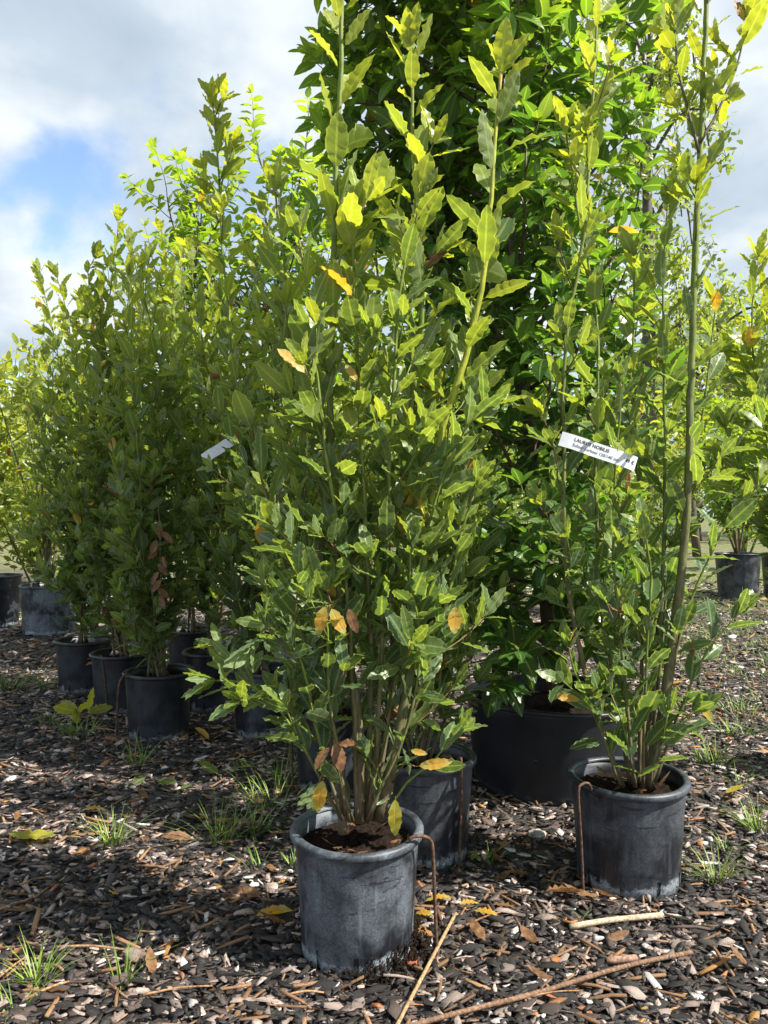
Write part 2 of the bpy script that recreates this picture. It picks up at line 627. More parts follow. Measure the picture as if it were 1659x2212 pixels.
def bay_leaf(rng, LV, p, T, phi, ang, ln, age, p_dry=0.012, wf=None):
    A0, B0 = frame_of(T)
    Rd = A0 * math.cos(phi) + B0 * math.sin(phi)
    A = T * math.cos(ang) + Rd * math.sin(ang)
    Nn = T * math.sin(ang) - Rd * math.cos(ang)
    roll = rng.gauss(0, 0.35)
    Nn = Matrix.Rotation(roll, 3, A) @ Nn
    A = (A + Vector((rng.gauss(0, .10), rng.gauss(0, .10), rng.gauss(0, .10)))).normalized()
    a = min(1, max(0, age + rng.gauss(0, 0.10)))
    LV.add(p, A, Nn, ln, wf or rng.uniform(0.85, 1.2), (a, rng.random(), dry_code(rng, p_dry)))


def bay_shoot(rng, LV, TB, p, D, length, age, size, r=0.0022, red=True, up=0.5):
    """a side shoot that turns upwards and ends in a whorl of leaves"""
    n = max(3, int(length / 0.03))
    path = [p.copy()]
    d = D.normalized()
    for i in range(n):
        d = (d + Vector((rng.gauss(0, .06), rng.gauss(0, .06), up * 0.9 / n + rng.gauss(0, .05)))).normalized()
        path.append(path[-1] + d * (length / n))
    cb = RED if red and rng.random() < 0.6 else GREEN
    TB.add(path, [r * (1 - 0.5 * i / n) for i in range(n + 1)], [lerp3(GREENWOOD, cb, i / n) for i in range(n + 1)], 5)
    phi = rng.uniform(0, 6.28)
    s = length * rng.uniform(0.2, 0.35)
    while s < length * 0.97:
        f = s / length * n; i = min(n - 1, int(f))
        q = path[i].lerp(path[i + 1], f - i)
        T = (path[i + 1] - path[i]).normalized()
        tt = s / length
        bay_leaf(rng, LV, q, T, phi, rng.uniform(0.75, 1.15) * (1.1 - 0.3 * tt), size * rng.uniform(0.75, 1.1) * (1 - 0.2 * tt), age + 0.08 * tt)
        phi += 2.4 + rng.gauss(0, .3)
        s += 0.027 * rng.uniform(0.75, 1.3)
    T = (path[-1] - path[-2]).normalized()
    for k in range(rng.randint(3, 5)):
        bay_leaf(rng, LV, path[-1], T, phi, rng.uniform(0.25, 0.75), size * rng.uniform(0.5, 0.85), age + 0.2)
        phi += 2.4
    return path


def bay_stem(rng, LV, TB, pts, r0, r1, size=0.085, leaf_from=0.25, shoot=(0.15, 0.85), p_shoot=0.30, shoot_len=(0.06, 0.2), zref=(0.2, 1.9), woody=0.45, spacing=0.030, colr=None, cut=False, sides=7, keep=1.0, dens=1.0):
    size *= 1.24; p_shoot = min(0.75, p_shoot * dens); spacing /= dens
    path = catmull(pts, 0.03)
    n = len(path)
    wob = Vector((0, 0, 0))
    for i in range(1, n):
        wob += Vector((rng.gauss(0, .0012), rng.gauss(0, .0012), 0)); wob *= 0.95
        path[i] = path[i] + wob
    rad, cols = [], []
    seglen = [0]
    for i in range(1, n): seglen.append(seglen[-1] + (path[i] - path[i - 1]).length)
    total = seglen[-1]
    green = colr or GREEN
    for i in range(n):
        t = seglen[i] / total
        rad.append((r0 + (r1 - r0) * t ** 0.8) * (1 + 0.10 * rng.random() * (i % 5 == 0)))
        c = lerp3(WOOD, GREENWOOD, min(1, t / woody)) if t < woody else lerp3(GREENWOOD, green, min(1, (t - woody) / 0.2))
        if t > 0.93: c = lerp3(c, RED, (t - 0.93) / 0.07 * 0.7)
        cols.append(c)
    TB.add(path, rad, cols, sides)
    phi = rng.uniform(0, 6.28)
    s = total * leaf_from
    while s < total:
        i = max(0, min(n - 2, int(np.searchsorted(seglen, s)) - 1))
        f = (s - seglen[i]) / max(1e-6, seglen[i + 1] - seglen[i])
        q = path[i].lerp(path[i + 1], f)
        T = (path[i + 1] - path[i]).normalized()
        t = s / total
        hz = (q.z - zref[0]) / (zref[1] - zref[0])
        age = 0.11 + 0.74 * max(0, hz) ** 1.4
        A0, B0 = frame_of(T)
        Rd = A0 * math.cos(phi) + B0 * math.sin(phi)
        if rng.random() < keep:
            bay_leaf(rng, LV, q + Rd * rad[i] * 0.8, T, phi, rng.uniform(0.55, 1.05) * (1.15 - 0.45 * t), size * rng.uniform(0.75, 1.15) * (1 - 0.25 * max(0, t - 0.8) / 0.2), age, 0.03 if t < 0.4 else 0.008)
        if shoot[0] < t < shoot[1] and rng.random() < p_shoot:
            ph2 = phi + rng.gauss(0, .4)
            R2 = A0 * math.cos(ph2) + B0 * math.sin(ph2)
            a = rng.uniform(0.6, 0.95)
            bay_shoot(rng, LV, TB, q, T * math.cos(a) + R2 * math.sin(a), rng.uniform(*shoot_len), min(0.95, age + 0.06), size * rng.uniform(0.75, 1.0))
        phi += 2.4 + rng.gauss(0, .25)
        s += spacing * rng.uniform(0.7, 1.35) * (0.62 if t > 0.9 else 1.0)
    if not cut:
        T = (path[-1] - path[-2]).normalized()
        for k in range(5):
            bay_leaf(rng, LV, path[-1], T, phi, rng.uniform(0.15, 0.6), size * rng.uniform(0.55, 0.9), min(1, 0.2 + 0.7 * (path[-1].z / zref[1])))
            phi += 2.4


def bay_plant(name, base, stems, seed, label, n_obj, group=None, size=0.085, far=False, cat='shrub', extra=None, **kw):
    rng = random.Random(seed)
    root = empty(name, base)
    tag(root, label, cat, group)
    LV = Leaves()
    for st in stems:
        TB = Tubes()
        so = put('stem', bpy.data.meshes.new('stem'), root); LV.owner = so
        opt = dict(kw); opt.update(st.get('opt', {}))
        bay_stem(rng, LV, TB, st['p'], st.get('r0', 0.006), st.get('r1', 0.0025), size=opt.pop('size', size), **opt)
        so.data = TB.mesh('stem', M['stem'], root.location)
    LV.owner = None
    for e in (extra or []): LV.add(*e)
    place_leaves(root, LV, 'bay', n_obj, rng, far)
    return root, LV


def S(Y, pts, r0=0.006, r1=0.0025, d0=0.0, d1=0.0, **opt):
    """stem given by (u, v) along its length; depth runs from Y+d0 to Y+d1"""
    n = len(pts)
    P = []
    for i, p in enumerate(pts):
        d = d0 + (d1 - d0) * i / (n - 1)
        P.append(at(p[0], p[1], Y + d))
    return {'p': P, 'r0': r0, 'r1': r1, 'opt': opt}


def prunus_leaf(rng, LV, p, T, phi, ang, ln, age):
    A0, B0 = frame_of(T)
    Rd = A0 * math.cos(phi) + B0 * math.sin(phi)
    A = (T * math.cos(ang) + Rd * math.sin(ang) + Vector((rng.gauss(0, .12), rng.gauss(0, .12), -0.12 + rng.gauss(0, .12)))).normalized()
    Nn = Vector((rng.gauss(0, .25), rng.gauss(0, .25), 1.0)) + T * 0.4
    if abs(Nn.normalized().dot(A)) > 0.95: Nn = Vector((0.3, 0.3, 0.2))
    a = min(1, max(0, age + rng.gauss(0, 0.12)))
    LV.add(p, A, Nn, ln, rng.uniform(0.85, 1.15), (a, rng.random(), 0.45 if rng.random() < 0.004 else 0.0))


def prunus_twig(rng, LV, TB, p, D, length, age, size, r=0.0028, spacing=0.022):
    n = max(3, int(length / 0.04))
    path = [p.copy()]; d = D.normalized()
    for i in range(n):
        d = (d + Vector((rng.gauss(0, .08), rng.gauss(0, .08), 0.5 / n + rng.gauss(0, .06)))).normalized()
        path.append(path[-1] + d * (length / n))
    TB.add(path, [r * (1 - 0.6 * i / n) for i in range(n + 1)], [lerp3((0.07, 0.05, 0.035), (0.16, 0.16, 0.04), (i / n) ** 2) for i in range(n + 1)], 5)
    phi = rng.uniform(0, 6.28); s = length * 0.22
    while s < length:
        f = s / length * n; i = min(n - 1, int(f))
        q = path[i].lerp(path[i + 1], f - i); T = (path[i + 1] - path[i]).normalized()
        prunus_leaf(rng, LV, q, T, phi, rng.uniform(0.8, 1.25), size * rng.uniform(0.75, 1.1), age + 0.15 * s / length)
        phi += 2.4 + rng.gauss(0, .3); s += spacing * rng.uniform(0.7, 1.3)
    T = (path[-1] - path[-2]).normalized()
    for k in range(4):
        prunus_leaf(rng, LV, path[-1], T, phi, rng.uniform(0.3, 0.8), size * rng.uniform(0.5, 0.8), age + 0.3); phi += 2.4


def prunus_tree(name, base, trunk, limbs, seed, label, n_obj, size=0.085, far=False, group=None, p_twig=0.75, step=0.055, r0=0.02, zref=(0.3, 2.8), twig=(0.10, 0.26), cat='tree', age0=0.05, extra=None):
    rng = random.Random(seed)
    root = empty(name, base); tag(root, label, cat, group)
    LV = Leaves()
    path = catmull(trunk, 0.06)
    TB = Tubes(); n = len(path)
    TB.add(path, [r0 * (1 - 0.8 * i / n) + 0.003 for i in range(n)], [lerp3((0.085, 0.058, 0.040), (0.12, 0.085, 0.055), rng.random()) for i in range(n)], 9)
    put('trunk', TB.mesh('trunk', M['stem'], root.location), root)
    for (f, az, reach, rise) in limbs:
        q = path[min(n - 1, int(f * (n - 1)))]
        dv = Vector((math.cos(az), math.sin(az), 0))
        P = [q, q + dv * reach * 0.45 + Vector((0, 0, rise * 0.30)), q + dv * reach * 0.85 + Vector((0, 0, rise * 0.68)), q + dv * reach + Vector((0, 0, rise))]
        TB = Tubes()
        so = put('limb', bpy.data.meshes.new('limb'), root); LV.owner = so
        lp = catmull(P, 0.05); m = len(lp)
        TB.add(lp, [0.007 * (1 - 0.75 * i / m) + 0.0012 for i in range(m)], [lerp3((0.07, 0.05, 0.035), (0.12, 0.10, 0.04), i / m) for i in range(m)], 6)
        ln = sum((lp[i + 1] - lp[i]).length for i in range(m - 1))
        s = 0.10; acc = 0
        phi = rng.uniform(0, 6.28)
        for i in range(m - 1):
            acc += (lp[i + 1] - lp[i]).length
            if acc < s: continue
            s += step * rng.uniform(0.7, 1.4)
            T = (lp[i + 1] - lp[i]).normalized(); A0, B0 = frame_of(T)
            hz = max(0, (lp[i].z - zref[0]) / (zref[1] - zref[0]))
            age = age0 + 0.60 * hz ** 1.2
            if rng.random() < p_twig:
                Rd = A0 * math.cos(phi) + B0 * math.sin(phi); a = rng.uniform(0.6, 1.1)
                prunus_twig(rng, LV, TB, lp[i], T * math.cos(a) + Rd * math.sin(a), rng.uniform(*twig), age, size)
            else:
                prunus_leaf(rng, LV, lp[i], T, phi, 1.0, size, age)
            phi += 2.4
        prunus_twig(rng, LV, TB, lp[-1], (lp[-1] - lp[-2]), rng.uniform(*twig), age0 + 0.65 * max(0, (lp[-1].z - zref[0]) / (zref[1] - zref[0])), size)
        so.data = TB.mesh('limb', M['stem'], root.location)
    place_leaves(root, LV, 'prunus', n_obj, rng, far)
    return root


# ------------------------------------------------------------------ pots
POT_SPOTS = []


def disc_soil(r, z, rng, name='soil'):
    rings, seg = 22, 60
    V = [(0, 0, z + 0.004)]; Fc = []
    for i in range(1, rings + 1):
        for k in range(seg):
            a = 2 * math.pi * k / seg
            rr = r * i / rings
            V.append((rr * math.cos(a), rr * math.sin(a), z + rng.uniform(-0.004, 0.005) + 0.006 * math.sin(7 * rr * 20 + 3 * a) * (1 - i / rings) + 0.006 * (1 - (i / rings) ** 2)))
    for k in range(seg): Fc.append((0, 1 + k, 1 + (k + 1) % seg))
    for i in range(rings - 1):
        for k in range(seg):
            a = 1 + i * seg + k; b = 1 + i * seg + (k + 1) % seg
            Fc.append((a, a + seg, b + seg, b))
    return mesh_from(name, V, Fc, M['soil'])


def pot(X, Y, R_, H, mat, seed, label, group=None, soil_drop=0.028, slots=9, wob=0.0015, name='plant_pot', lip=0.011, taper=0.84, seg=72, tilt=0.0, ribs=0):
    rng = random.Random(seed)
    root = empty(name, (X, Y, 0.0)); tag(root, label, 'plant pot', group)
    POT_SPOTS.append((X, Y, R_ * taper))
    rot0 = rng.uniform(0, 6.28)
    ph = [rng.uniform(0, 6.28) for _ in range(3)]
    rw = R_ - lip                    # outer radius of the wall at the rim
    rb = R_ * taper
    slot_w = 1
    prof = [(rb - 0.008, 0.000), (rb, 0.006), (rb + 0.001, 0.026), (rb + (rw - rb) * 0.12, 0.045)]
    for k in range(1, 9): prof.append((rb + (rw - rb) * (0.12 + 0.88 * k / 8), 0.045 + (H - 0.018 - 0.045) * k / 8))
    prof += [(rw, H - 0.003), (rw - 0.004, H - 0.003), (rw - 0.004, H - 0.04), (rb - 0.002, 0.03), (rb - 0.010, 0.004)]
    V, Fc = [], []
    slotset = {int((i + 0.5) * seg / slots) for i in range(slots)}
    for (r, z) in prof:
        for k in range(seg):
            a = 2 * math.pi * k / seg + rot0
            rr = r + wob * (math.sin(2 * a + ph[0]) + 0.5 * math.sin(3 * a + ph[1])) * (z / H)
            if ribs and 0.03 < z < H - 0.02: rr += 0.004 * (1 if math.sin(a * ribs) > 0.72 else 0)
            V.append((rr * math.cos(a), rr * math.sin(a), z))
    for i in range(len(prof) - 1):
        for k in range(seg):
            if i in (0, 1, 2) and k in slotset: continue
            a = i * seg + k; b = i * seg + (k + 1) % seg
            Fc.append((a, b, b + seg, a + seg))
    wall = put('wall', mesh_from('wall', V, Fc, mat), root)
    # rolled rim
    V, Fc = [], []
    rp = [(rw + 0.0005, H - 0.0145), (R_ - 0.002, H - 0.0145), (R_, H - 0.012), (R_, H - 0.004), (R_ - 0.0025, H), (rw + 0.001, H + 0.001), (rw - 0.006, H - 0.001), (rw - 0.0065, H - 0.006)]
    sg = 96
    for (r, z) in rp:
        for k in range(sg):
            a = 2 * math.pi * k / sg + rot0
            rr = r + wob * (math.sin(2 * a + ph[0]) + 0.5 * math.sin(3 * a + ph[1]))
            V.append((rr * math.cos(a), rr * math.sin(a), z + wob * 0.8 * math.sin(2 * a + ph[2])))
    for i in range(len(rp) - 1):
        for k in range(sg):
            a = i * sg + k; b = i * sg + (k + 1) % sg
            Fc.append((a, b, b + sg, a + sg))
    put('rim', mesh_from('rim', V, Fc, mat), root)
    put('soil', disc_soil(rw - 0.007, H - soil_drop - 0.01, rng), root)
    # root ball seen through the drain slots
    V, Fc = [], []
    for z in (0.003, 0.03):
        for k in range(36):
            a = 2 * math.pi * k / 36
            V.append(((rb - 0.013) * math.cos(a), (rb - 0.013) * math.sin(a), z))
    for k in range(36): Fc.append((k, (k + 1) % 36, 36 + (k + 1) % 36, 36 + k))
    put('root_ball', mesh_from('root_ball', V, Fc, M['soil']), root)
    return root


# ================================================================== GROUND
G = 90
gm = mesh_from('ground', [(-G, -8, 0), (G, -8, 0), (G, 160, 0), (-G, 160, 0)], [(0, 1, 2, 3)], M['ground'], False)
ground = put('ground', gm); tag(ground, 'dark bark mulch covering the nursery ground', None, None, 'structure')

# ================================================================== POTS
TP = 0.82
pot(-0.055, 1.590, 0.139, 0.252, M['pot_worn'], 1, 'scuffed grey-black pot standing alone in front, dark soil and bent rusty rod at its rim', taper=TP)
pot(0.600, 1.895, 0.147, 0.254, M['pot_dusty'], 2, 'black pot in front of the big tub, with a thin rod hooked over its rim', taper=TP)
pot(0.104, 2.035, 0.140, 0.262, M['pot_dusty'], 3, 'black pot with pebbles on its soil, right behind the scuffed front pot', taper=TP)
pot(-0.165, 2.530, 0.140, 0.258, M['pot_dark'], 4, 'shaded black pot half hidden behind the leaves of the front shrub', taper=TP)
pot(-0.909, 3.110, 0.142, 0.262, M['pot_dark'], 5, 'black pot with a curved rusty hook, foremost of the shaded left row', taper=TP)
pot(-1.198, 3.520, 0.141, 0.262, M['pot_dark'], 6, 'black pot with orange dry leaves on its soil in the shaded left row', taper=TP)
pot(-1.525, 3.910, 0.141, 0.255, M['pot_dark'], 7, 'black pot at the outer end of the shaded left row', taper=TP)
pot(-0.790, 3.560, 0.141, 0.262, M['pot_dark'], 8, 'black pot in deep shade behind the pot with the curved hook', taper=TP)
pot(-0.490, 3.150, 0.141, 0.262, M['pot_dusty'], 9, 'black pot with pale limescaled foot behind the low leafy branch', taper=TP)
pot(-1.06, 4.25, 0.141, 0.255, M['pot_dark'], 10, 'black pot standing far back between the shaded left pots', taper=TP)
pot(-2.50, 5.75, 0.21, 0.36, M['pot_pale'], 11, 'pale limescaled grey pot behind the left row', taper=0.86)
pot(-3.12, 6.10, 0.24, 0.40, M['pot_dark'], 12, 'large dark pot beside the pale limescaled pot at the left', taper=0.86)
pot(3.63, 7.90, 0.225, 0.48, M['pot_dusty'], 13, 'ribbed grey-black pot standing far off on the sunny ground', taper=0.80, ribs=14)
pot(4.25, 8.20, 0.225, 0.46, M['pot_dark'], 14, 'dark pot beside the ribbed grey-black pot far off', taper=0.80)
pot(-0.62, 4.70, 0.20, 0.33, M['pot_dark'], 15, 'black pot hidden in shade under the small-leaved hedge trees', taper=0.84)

# big tub with a loose uneven lip
tubR, tubH, tubX, tubY = 0.292, 0.292, 0.560, 2.600
tub = pot(tubX, tubY, tubR, tubH, M['tub'], 20, 'wide black plastic tub holding the tall glossy-leaved tree', name='plant_tub', taper=0.87, wob=0.006, lip=0.012, slots=0, soil_drop=0.05)

# ================================================================== FRONT SHRUB
Y1 = 1.59
st = [
    S(Y1, [(742, 1800), (740, 1700), (705, 1500), (692, 1250), (712, 950), (718, 560), (726, 230), (738, -70)], 0.0110, 0.0042, -0.05, -0.02, leaf_from=0.24, shoot=(0.2, 0.70), p_shoot=0.42, spacing=0.036, size=0.106),
    S(Y1, [(820, 1770), (848, 1640), (884, 1440), (922, 1150), (955, 930), (1020, 720), (1055, 500), (1072, 300), (1084, 160)], 0.0130, 0.0036, -0.03, 0.02, leaf_from=0.20, shoot=(0.28, 0.9), p_shoot=0.32, colr=(0.28, 0.30, 0.02), spacing=0.034, size=0.104, woody=0.28),
    S(Y1, [(790, 1775), (797, 1500), (790, 1250), (775, 980), (765, 700), (752, 470)], 0.0080, 0.0025, -0.02, -0.06, leaf_from=0.16, p_shoot=0.40),
    S(Y1, [(775, 1775), (770, 1560), (738, 1320), (722, 1180)], 0.0110, 0.009, -0.04, -0.05, leaf_from=0.35, shoot=(0.5, 1.0), p_shoot=0.5, cut=False, woody=1.5),
    S(Y1, [(800, 1770), (845, 1450), (866, 1050), (914, 660), (900, 330), (892, 110)], 0.0095, 0.003, 0.02, 0.05, leaf_from=0.2, p_shoot=0.36, spacing=0.034, size=0.104),
    S(Y1, [(760, 1775), (692, 1520), (615, 1230), (565, 1040), (545, 930)], 0.0055, 0.0022, -0.03, 0.0, leaf_from=0.2, p_shoot=0.38, colr=(0.14, 0.12, 0.03)),
    S(Y1, [(752, 1775), (690, 1430), (650, 980), (632, 680), (605, 420)], 0.006, 0.0022, 0.04, 0.08, leaf_from=0.2, p_shoot=0.42),
    S(Y1, [(745, 1785), (655, 1610), (580, 1510), (520, 1475), (470, 1470)], 0.0040, 0.0018, -0.05, -0.14, leaf_from=0.3, shoot=(0.25, 0.9), p_shoot=0.5, woody=0.3, size=0.078),
    S(Y1, [(740, 1770), (690, 1600), (650, 1420), (590, 1350), (560, 1380)], 0.0040, 0.0018, -0.06, -0.12, leaf_from=0.3, shoot=(0.25, 0.9), p_shoot=0.42, woody=0.3, size=0.078),
    S(Y1, [(835, 1760), (880, 1690), (940, 1640), (985, 1585)], 0.0030, 0.0016, -0.04, -0.06, leaf_from=0.4, p_shoot=0.3, woody=0.1, size=0.065),
    S(Y1, [(850, 1640), (915, 1480), (972, 1290), (1000, 1150), (1030, 1060)], 0.0042, 0.002, -0.02, -0.02, leaf_from=0.15, p_shoot=0.38),
    S(Y1, [(790, 1770), (880, 1350), (945, 1080), (1010, 930), (1055, 880)], 0.0050, 0.002, -0.03, -0.06, leaf_from=0.25, p_shoot=0.40),
    S(Y1, [(770, 1770), (750, 1300), (690, 900), (655, 620), (640, 520)], 0.0055, 0.0022, -0.05, -0.10, leaf_from=0.3, p_shoot=0.42),
    S(Y1, [(800, 1765), (835, 1300), (850, 900), (862, 640), (905, 440)], 0.0060, 0.0024, -0.04, -0.06, leaf_from=0.25, p_shoot=0.40),
    S(Y1, [(755, 1775), (715, 1500), (700, 1300), (610, 1150)], 0.0040, 0.0020, -0.06, -0.12, leaf_from=0.3, p_shoot=0.40, size=0.078),
    S(Y1, [(795, 1770), (880, 1560), (905, 1400), (885, 1250), (890, 1180)], 0.0036, 0.0018, -0.06, -0.10, leaf_from=0.2, p_shoot=0.40, size=0.075),
    S(Y1, [(745, 1760), (735, 1680), (722, 1600)], 0.0024, 0.0014, -0.06, -0.13, keep=0.0, p_shoot=0.0, cut=True, woody=2.0),
    S(Y1, [(694, 1430), (700, 1360), (712, 1308)], 0.0022, 0.0014, -0.05, -0.14, keep=0.0, p_shoot=0.0, cut=True, woody=2.0),
    S(Y1, [(850, 1690), (875, 1650), (900, 1655)], 0.0020, 0.0014, -0.04, -0.13, keep=0.0, p_shoot=0.0, cut=True, woody=2.0),
    S(Y1, [(765, 1775), (720, 1640), (690, 1690)], 0.0026, 0.0016, -0.06, -0.08, leaf_from=0.2, p_shoot=0.3, size=0.068),
    S(Y1, [(800, 1772), (822, 1690), (800, 1640)], 0.0026, 0.0016, -0.06, -0.07, leaf_from=0.2, p_shoot=0.3, size=0.066),
]
def dead(u, v, Y, ln, axis, c, wf=1.1, nrm=(0.1, -1, 0.4)):
    return (at(u, v, Y), Vector(axis), Vector(nrm), ln, wf, c)


X1 = [dead(722, 1600, 1.46, .06, (.3, -.2, -1), (0, .3, 1), 1.4, (.6, -1, .1)), dead(715, 1610, 1.46, .055, (-.6, -.5, -.6), (0, .8, 1), 1.3, (-.6, -.6, .9)), dead(728, 1605, 1.46, .045, (.9, -.5, .1), (0, .5, 1), 1.5, (.1, -.5, 1)),
      dead(700, 1680, 1.47, .07, (-.25, -.1, -1), (.9, .3, .46)), dead(714, 1310, 1.45, .06, (.5, -.2, -1), (.8, .3, .46), 1.2), dead(705, 1305, 1.45, .06, (-.3, -.2, -.9), (.8, .3, .52), 1.2),
      dead(752, 1310, 1.47, .055, (.3, 0, -1), (0, .3, 1)), dead(985, 1305, 1.55, .06, (-.1, 0, -1), (.8, .3, .46), 1.2), dead(745, 785, 1.5, .045, (.4, -.2, -.6), (.8, .3, .46)),
      dead(900, 1655, 1.46, .07, (.9, -.2, .15), (.9, .3, .46), .9), dead(885, 1620, 1.47, .035, (.6, -.2, -.1), (.9, .3, .46)), dead(855, 1720, 1.46, .075, (-.05, -.2, -1), (.95, .3, .33), 1.0)]
bay1, L1 = bay_plant('laurel_shrub', (-0.055, 1.59, 0.225), st, 101, 'tall bay laurel shrub in the scuffed front pot, wavy yellow-green leaves', 300, size=0.086, shoot_len=(0.05, 0.17), dens=0.90, extra=X1)

# ================================================================== RIGHT FRONT SHRUB
Y2 = 1.895
st = [
    S(Y2, [(1400, 1700), (1440, 1500), (1475, 1250), (1495, 900), (1505, 520), (1515, 220), (1530, -70)], 0.0130, 0.0055, -0.02, -0.02, leaf_from=0.28, shoot=(0.25, 0.75), p_shoot=0.22, spacing=0.05, size=0.092, keep=0.85),
    S(Y2, [(1510, 330), (1478, 220), (1458, 130), (1452, 60)], 0.0042, 0.002, -0.02, -0.03, leaf_from=0.1, p_shoot=0.4, woody=2, spacing=0.03, shoot_len=(0.04, 0.1)),
    S(Y2, [(1512, 310), (1555, 235), (1590, 150), (1612, 60)], 0.0042, 0.002, -0.02, 0.0, leaf_from=0.15, p_shoot=0.4, woody=2, spacing=0.03, shoot_len=(0.04, 0.1)),
    S(Y2, [(1345, 1700), (1275, 1500), (1228, 1280), (1215, 1000), (1226, 720), (1268, 480), (1282, 230), (1298, -50)], 0.0072, 0.003, -0.05, -0.02, leaf_from=0.2, shoot=(0.12, 0.85), p_shoot=0.30, spacing=0.042, size=0.088),
    S(Y2, [(1372, 1700), (1350, 1420), (1330, 1180), (1344, 900), (1347, 830)], 0.0055, 0.0022, -0.06, -0.08, leaf_from=0.12, p_shoot=0.36),
    S(Y2, [(1392, 1700), (1425, 1330), (1432, 1000), (1432, 640), (1442, 450)], 0.0070, 0.0025, 0.02, 0.04, leaf_from=0.2, p_shoot=0.30),
    S(Y2, [(1362, 1700), (1305, 1350), (1285, 1050), (1290, 700), (1240, 400), (1226, 290)], 0.0065, 0.0024, 0.02, 0.0, leaf_from=0.2, p_shoot=0.32),
    S(Y2, [(1415, 1690), (1480, 1500), (1530, 1400), (1590, 1330)], 0.0042, 0.0018, -0.04, -0.06, leaf_from=0.25, p_shoot=0.3, woody=0.6, spacing=0.045),
    S(Y2, [(1410, 1690), (1475, 1370), (1560, 1150), (1640, 1050)], 0.0052, 0.002, 0.0, 0.06, leaf_from=0.25, p_shoot=0.36),
    S(Y2, [(1382, 1700), (1392, 1300), (1370, 850), (1366, 560)], 0.0060, 0.0024, 0.05, 0.08, leaf_from=0.2, p_shoot=0.32),
    S(Y2, [(1340, 1695), (1290, 1560), (1240, 1450), (1225, 1400)], 0.0038, 0.0018, -0.08, -0.12, leaf_from=0.2, p_shoot=0.36, size=0.075),
    S(Y2, [(1375, 1700), (1360, 1620), (1345, 1560), (1320, 1500)], 0.0030, 0.0018, -0.09, -0.12, leaf_from=0.1, p_shoot=0.4, size=0.078),
    S(Y2, [(1405, 1700), (1420, 1620), (1460, 1570), (1490, 1540)], 0.0030, 0.0018, -0.08, -0.10, leaf_from=0.1, p_shoot=0.4, size=0.078),
    S(Y2, [(1388, 1700), (1400, 1400), (1410, 1250), (1400, 1150)], 0.0045, 0.002, -0.06, -0.10, leaf_from=0.15, p_shoot=0.36),
    S(Y2, [(1395, 1700), (1450, 1250), (1520, 900), (1545, 660)], 0.0050, 0.002, 0.02, 0.08, leaf_from=0.3, p_shoot=0.34),
]
X2 = [dead(1608, 50, 1.88, .065, (-.25, -.1, 1), (0, .2, .80), 1.5), dead(1608, 50, 1.88, .04, (-.45, -.2, .8), (1, .2, .3), .8), dead(1190, 1500, 1.80, .07, (.9, -.2, -.15), (.8, .4, .47), .9), dead(1500, 1500, 1.86, .08, (.5, -.2, -.8), (.9, .4, .36), .9), dead(1490, 1385, 1.88, .04, (.2, -.2, -.9), (0, .4, 1), 1.3)]
bay2, L2 = bay_plant('laurel_shrub', (0.60, 1.895, 0.23), st, 202, 'tall bay laurel with dark grey-green leaves and a printed white price tag', 300, size=0.084, shoot_len=(0.05, 0.16), zref=(0.2, 2.1), dens=0.85, extra=X2)

# ================================================================== SHRUB BEHIND THE FRONT POT
Y3 = 2.035
st = [
    S(Y3, [(905, 1650), (940, 1420), (985, 1150), (1005, 850), (1010, 640)], 0.007, 0.0025, 0.0, 0.0),
    S(Y3, [(900, 1650), (905, 1350), (890, 1000), (880, 700), (850, 520)], 0.007, 0.0025, 0.02, 0.04),
    S(Y3, [(890, 1650), (860, 1400), (820, 1050), (800, 750), (790, 560)], 0.006, 0.0025, 0.03, 0.06),
    S(Y3, [(915, 1650), (950, 1500), (960, 1350), (1000, 1250)], 0.004, 0.002, -0.04, -0.06),
    S(Y3, [(925, 1650), (985, 1480), (1030, 1250), (1050, 1050)], 0.005, 0.002, 0.02, 0.03),
    S(Y3, [(910, 1650), (930, 1200), (950, 900), (960, 740)], 0.006, 0.002, 0.04, 0.06),
    S(Y3, [(905, 1655), (890, 1590), (930, 1530)], 0.004, 0.002, -0.05, -0.06, size=0.07),
    S(Y3, [(895, 1655), (800, 1300), (770, 1150)], 0.005, 0.002, 0.02, 0.05),
]
bay_plant('laurel_shrub', (0.104, 2.035, 0.23), st, 303, 'dense bay laurel standing in the pot with pebbles, behind the front shrub', 180, size=0.084, leaf_from=0.12, p_shoot=0.36, zref=(0.2, 2.0), dens=1.15)

Y4 = 2.53
st = [
    S(Y4, [(700, 1560), (600, 1200), (530, 900), (500, 720), (484, 500), (474, 330), (462, 215)], 0.007, 0.0025, 0.0, -0.06, size=0.090, p_shoot=0.34, spacing=0.036, shoot=(0.15, 0.99), shoot_len=(0.04, 0.12)),
    S(Y4, [(715, 1560), (660, 1200), (620, 850), (600, 620), (570, 470)], 0.007, 0.0025, 0.03, 0.06),
    S(Y4, [(730, 1560), (720, 1200), (700, 850), (690, 600)], 0.007, 0.0025, 0.05, 0.08),
    S(Y4, [(710, 1560), (640, 1400), (580, 1250), (545, 1100)], 0.005, 0.002, -0.04, -0.06),
    S(Y4, [(725, 1560), (690, 1300), (640, 1100), (600, 950)], 0.005, 0.002, 0.0, 0.0),
    S(Y4, [(735, 1560), (760, 1200), (770, 900), (790, 700)], 0.006, 0.002, 0.04, 0.06),
    S(Y4, [(712, 1560), (590, 1150), (480, 900), (440, 830)], 0.005, 0.002, -0.02, -0.04),
]
bay_plant('laurel_shrub', (-0.165, 2.53, 0.225), st, 404, 'bay laurel with one long bare-stemmed shoot rising above the hedge against the sky', 180, size=0.086, leaf_from=0.18, p_shoot=0.36, zref=(0.2, 2.25), dens=1.1)


BARE = dict(keep=0.0, p_shoot=0.0, cut=True, woody=2.0)


